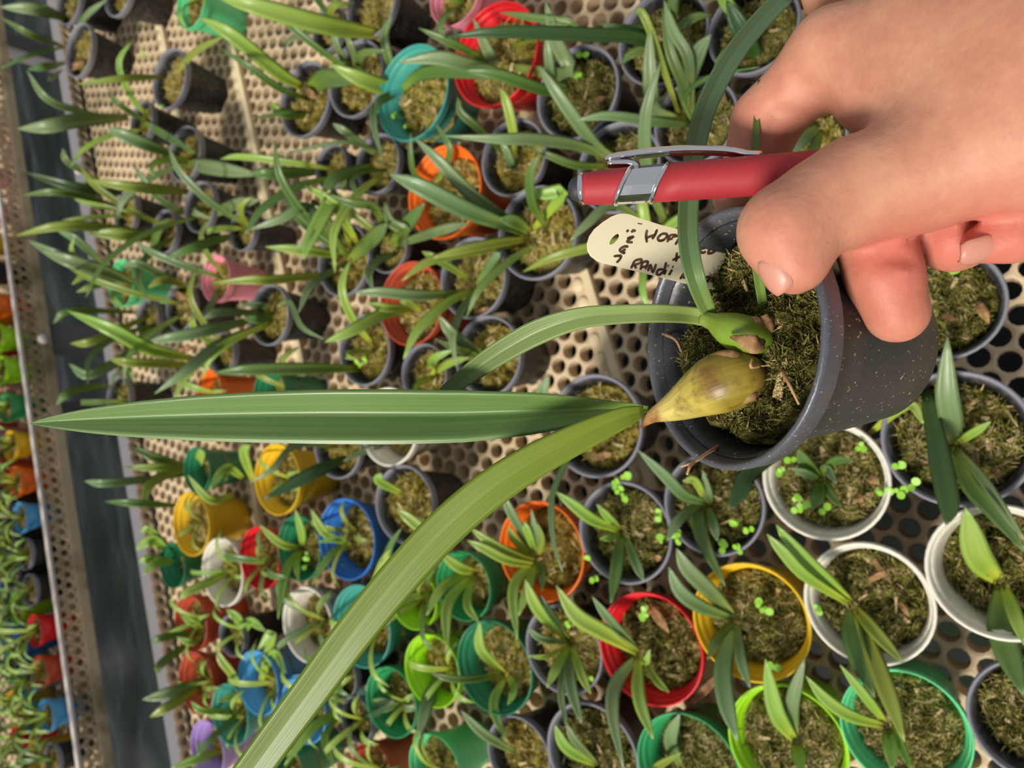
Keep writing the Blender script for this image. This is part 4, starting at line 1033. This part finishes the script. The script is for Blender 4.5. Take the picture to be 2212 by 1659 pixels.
for q_ in ((1905, 330), (1930, 300), (1880, 372)): D = groove(D, (q_[0]-35, q_[1]+10, .152, 2), (q_[0]+35, q_[1]-18, .149, 2), .0012, .0004)
D = groove(D, (1672, 248, .194, 2), (1750, 250, .188, 2), .002, .0018)
for x in (1915, 1968, 1990): D = groove(D, (x+28, 395, .145, 2), (x-12, 505, .150, 2), .0016, .0007)
def surface_nets(D):
    ins = D < 0; nx, ny, nz = D.shape
    cnt = np.zeros((nx-1, ny-1, nz-1), np.int8)
    for i in (0, 1):
        for j in (0, 1):
            for k in (0, 1): cnt += ins[i:nx-1+i, j:ny-1+j, k:nz-1+k]
    act = (cnt > 0) & (cnt < 8); idx = -np.ones(act.shape, np.int64); cells = np.argwhere(act); idx[act] = np.arange(len(cells))
    acc = np.zeros((len(cells), 3)); num = np.zeros(len(cells)); ci, cj, ck = cells.T
    corners = [(i, j, k) for i in (0, 1) for j in (0, 1) for k in (0, 1)]
    for p in corners:
        for q_ in corners:
            if sum(abs(a-b) for a, b in zip(p, q_)) == 1 and p < q_:
                da = D[ci+p[0], cj+p[1], ck+p[2]]; db = D[ci+q_[0], cj+q_[1], ck+q_[2]]; s = (da < 0) != (db < 0)
                t = np.where(s, da/np.where(s, da-db, 1), 0)
                for a in range(3): acc[:, a] += np.where(s, p[a]+t*(q_[a]-p[a]), 0)
                num += s
    V = (cells+acc/num[:, None]); Q = []
    for a in range(3):
        e = [0, 0, 0]; e[a] = 1; b, c = (a+1) % 3, (a+2) % 3
        s0 = ins[:nx-e[0], :ny-e[1], :nz-e[2]]; s1 = ins[e[0]:, e[1]:, e[2]:]; ch = np.argwhere(s0 != s1)
        ok = (ch[:, b] > 0) & (ch[:, c] > 0) & (ch[:, b] < D.shape[b]-1) & (ch[:, c] < D.shape[c]-1); ch = ch[ok]; fl = s0[tuple(ch.T)]
        def g(ob, oc):
            h = ch.copy(); h[:, b] -= ob; h[:, c] -= oc; return idx[tuple(h.T)]
        q4 = np.stack([g(1, 1), g(0, 1), g(0, 0), g(1, 0)], 1); q4[~fl] = q4[~fl][:, ::-1]; Q.append(q4)
    return V, np.concatenate(Q)
hv, hq = surface_nets(D); hv = hv*VS+np.array([GX[0], GY[0], GZ[0]])
for _ in range(3):                                     # soften the voxel steps
    acc = np.zeros_like(hv); num = np.zeros(len(hv))
    for a, b in ((0, 1), (1, 2), (2, 3), (3, 0)):
        np.add.at(acc, hq[:, a], hv[hq[:, b]]); np.add.at(acc, hq[:, b], hv[hq[:, a]]); np.add.at(num, hq[:, a], 1); np.add.at(num, hq[:, b], 1)
    hv = hv*.5+.5*acc/num[:, None]
def blot(x, y, d, r): return np.exp(-((hv-CP(x, y, d))**2).sum(1)/(r*r))
flush = np.clip(.5*blot(1935, 690, .168, .012)+.55*blot(1905, 530, .17, .009)+.5*blot(2180, 500, .16, .012)+.55*blot(2060, 520, .17, .012)+.3*blot(1640, 330, .2, .02)+.15*blot(1660, 500, .16, .008)+.25*blot(1716, 590, .16, .010), 0, 1)
hw_ = C0+hv[:, 0:1]*(-U)+hv[:, 1:2]*(-R)+hv[:, 2:3]*F
m = NT('skin'); nz = m.noise(70, 6, rough=.7); r = m.ramp(nz.outputs[0], [(.3, '#b27760'), (.5, '#c0866c'), (.7, '#c99377')]); c = m.mix(m.attr('flush'), r.outputs[0], lin('#c8665a')); m.l(c, m.b.inputs['Base Color'])
m.set(Roughness=.52); m.b.inputs['Subsurface Weight'].default_value = .25; m.b.inputs['Subsurface Radius'].default_value = (.0035, .0014, .0008); m.b.inputs['Subsurface Scale'].default_value = 1.0; m.b.inputs['Specular IOR Level'].default_value = .35
n2 = m.noise(420, 5); m.bump(n2.outputs[0], .3, .0008); SKIN = m.m
hbase = C0+camvec(*CP(2400, 100, .16)); person = empty('person', hbase, 'bare right hand from the upper right gripping the black pot and red pen', 'person')
mesh('hand', hw_-hbase, hq, SKIN, person, True, {'flush': flush})
m = NT('nail'); m.b.inputs['Base Color'].default_value = lin('#c48774'); m.set(Roughness=.4); NAIL = m.m
def nail(ctr, along, normal, ln, wd, curve=.45):
    c = CP(*ctr); al = nrm(np.array(along, float)); no = nrm(np.array(normal, float)); no = nrm(no-al*(no@al)); sd = np.cross(al, no); V = []; Fc = []; nu, nv = 9, 9
    for lay in (0, 1):
        for i in range(nu):
            u = -1+2*i/(nu-1)
            for j in range(nv):
                v = -1+2*j/(nv-1); k = (1-abs(u)**4*.35)
                p = c+al*u*ln/2*(1-.12*v*v)+sd*v*wd/2*k-no*(curve*wd/2*v*v+.06*ln*u*u)-no*(.0005*lay); V.append(p)
    for i in range(nu-1):
        for j in range(nv-1):
            a = i*nv+j; Fc.append((a, a+1, a+nv+1, a+nv)); b = a+nu*nv; Fc.append((b, b+nv, b+nv+1, b+1))
    rim_ = [i*nv for i in range(nu)]+[(nu-1)*nv+j for j in range(1, nv)]+[i*nv+nv-1 for i in range(nu-2, -1, -1)]+[j for j in range(nv-2, 0, -1)]
    for a, b in zip(rim_, rim_[1:]+rim_[:1]): Fc.append((a, b, b+nu*nv, a+nu*nv))
    Vw = [C0+camvec(*p)-hbase for p in V]
    return mesh('fingernail', Vw, Fc, NAIL, person, True)
nail((1657, 605, .1634), (.5, .86, .0), (-.82, .48, -.30), .0086, .0085, .5)
nail((2122, 549, .1612), (-.96, .25, .05), (.0, .62, -.78), .0085, .0066)
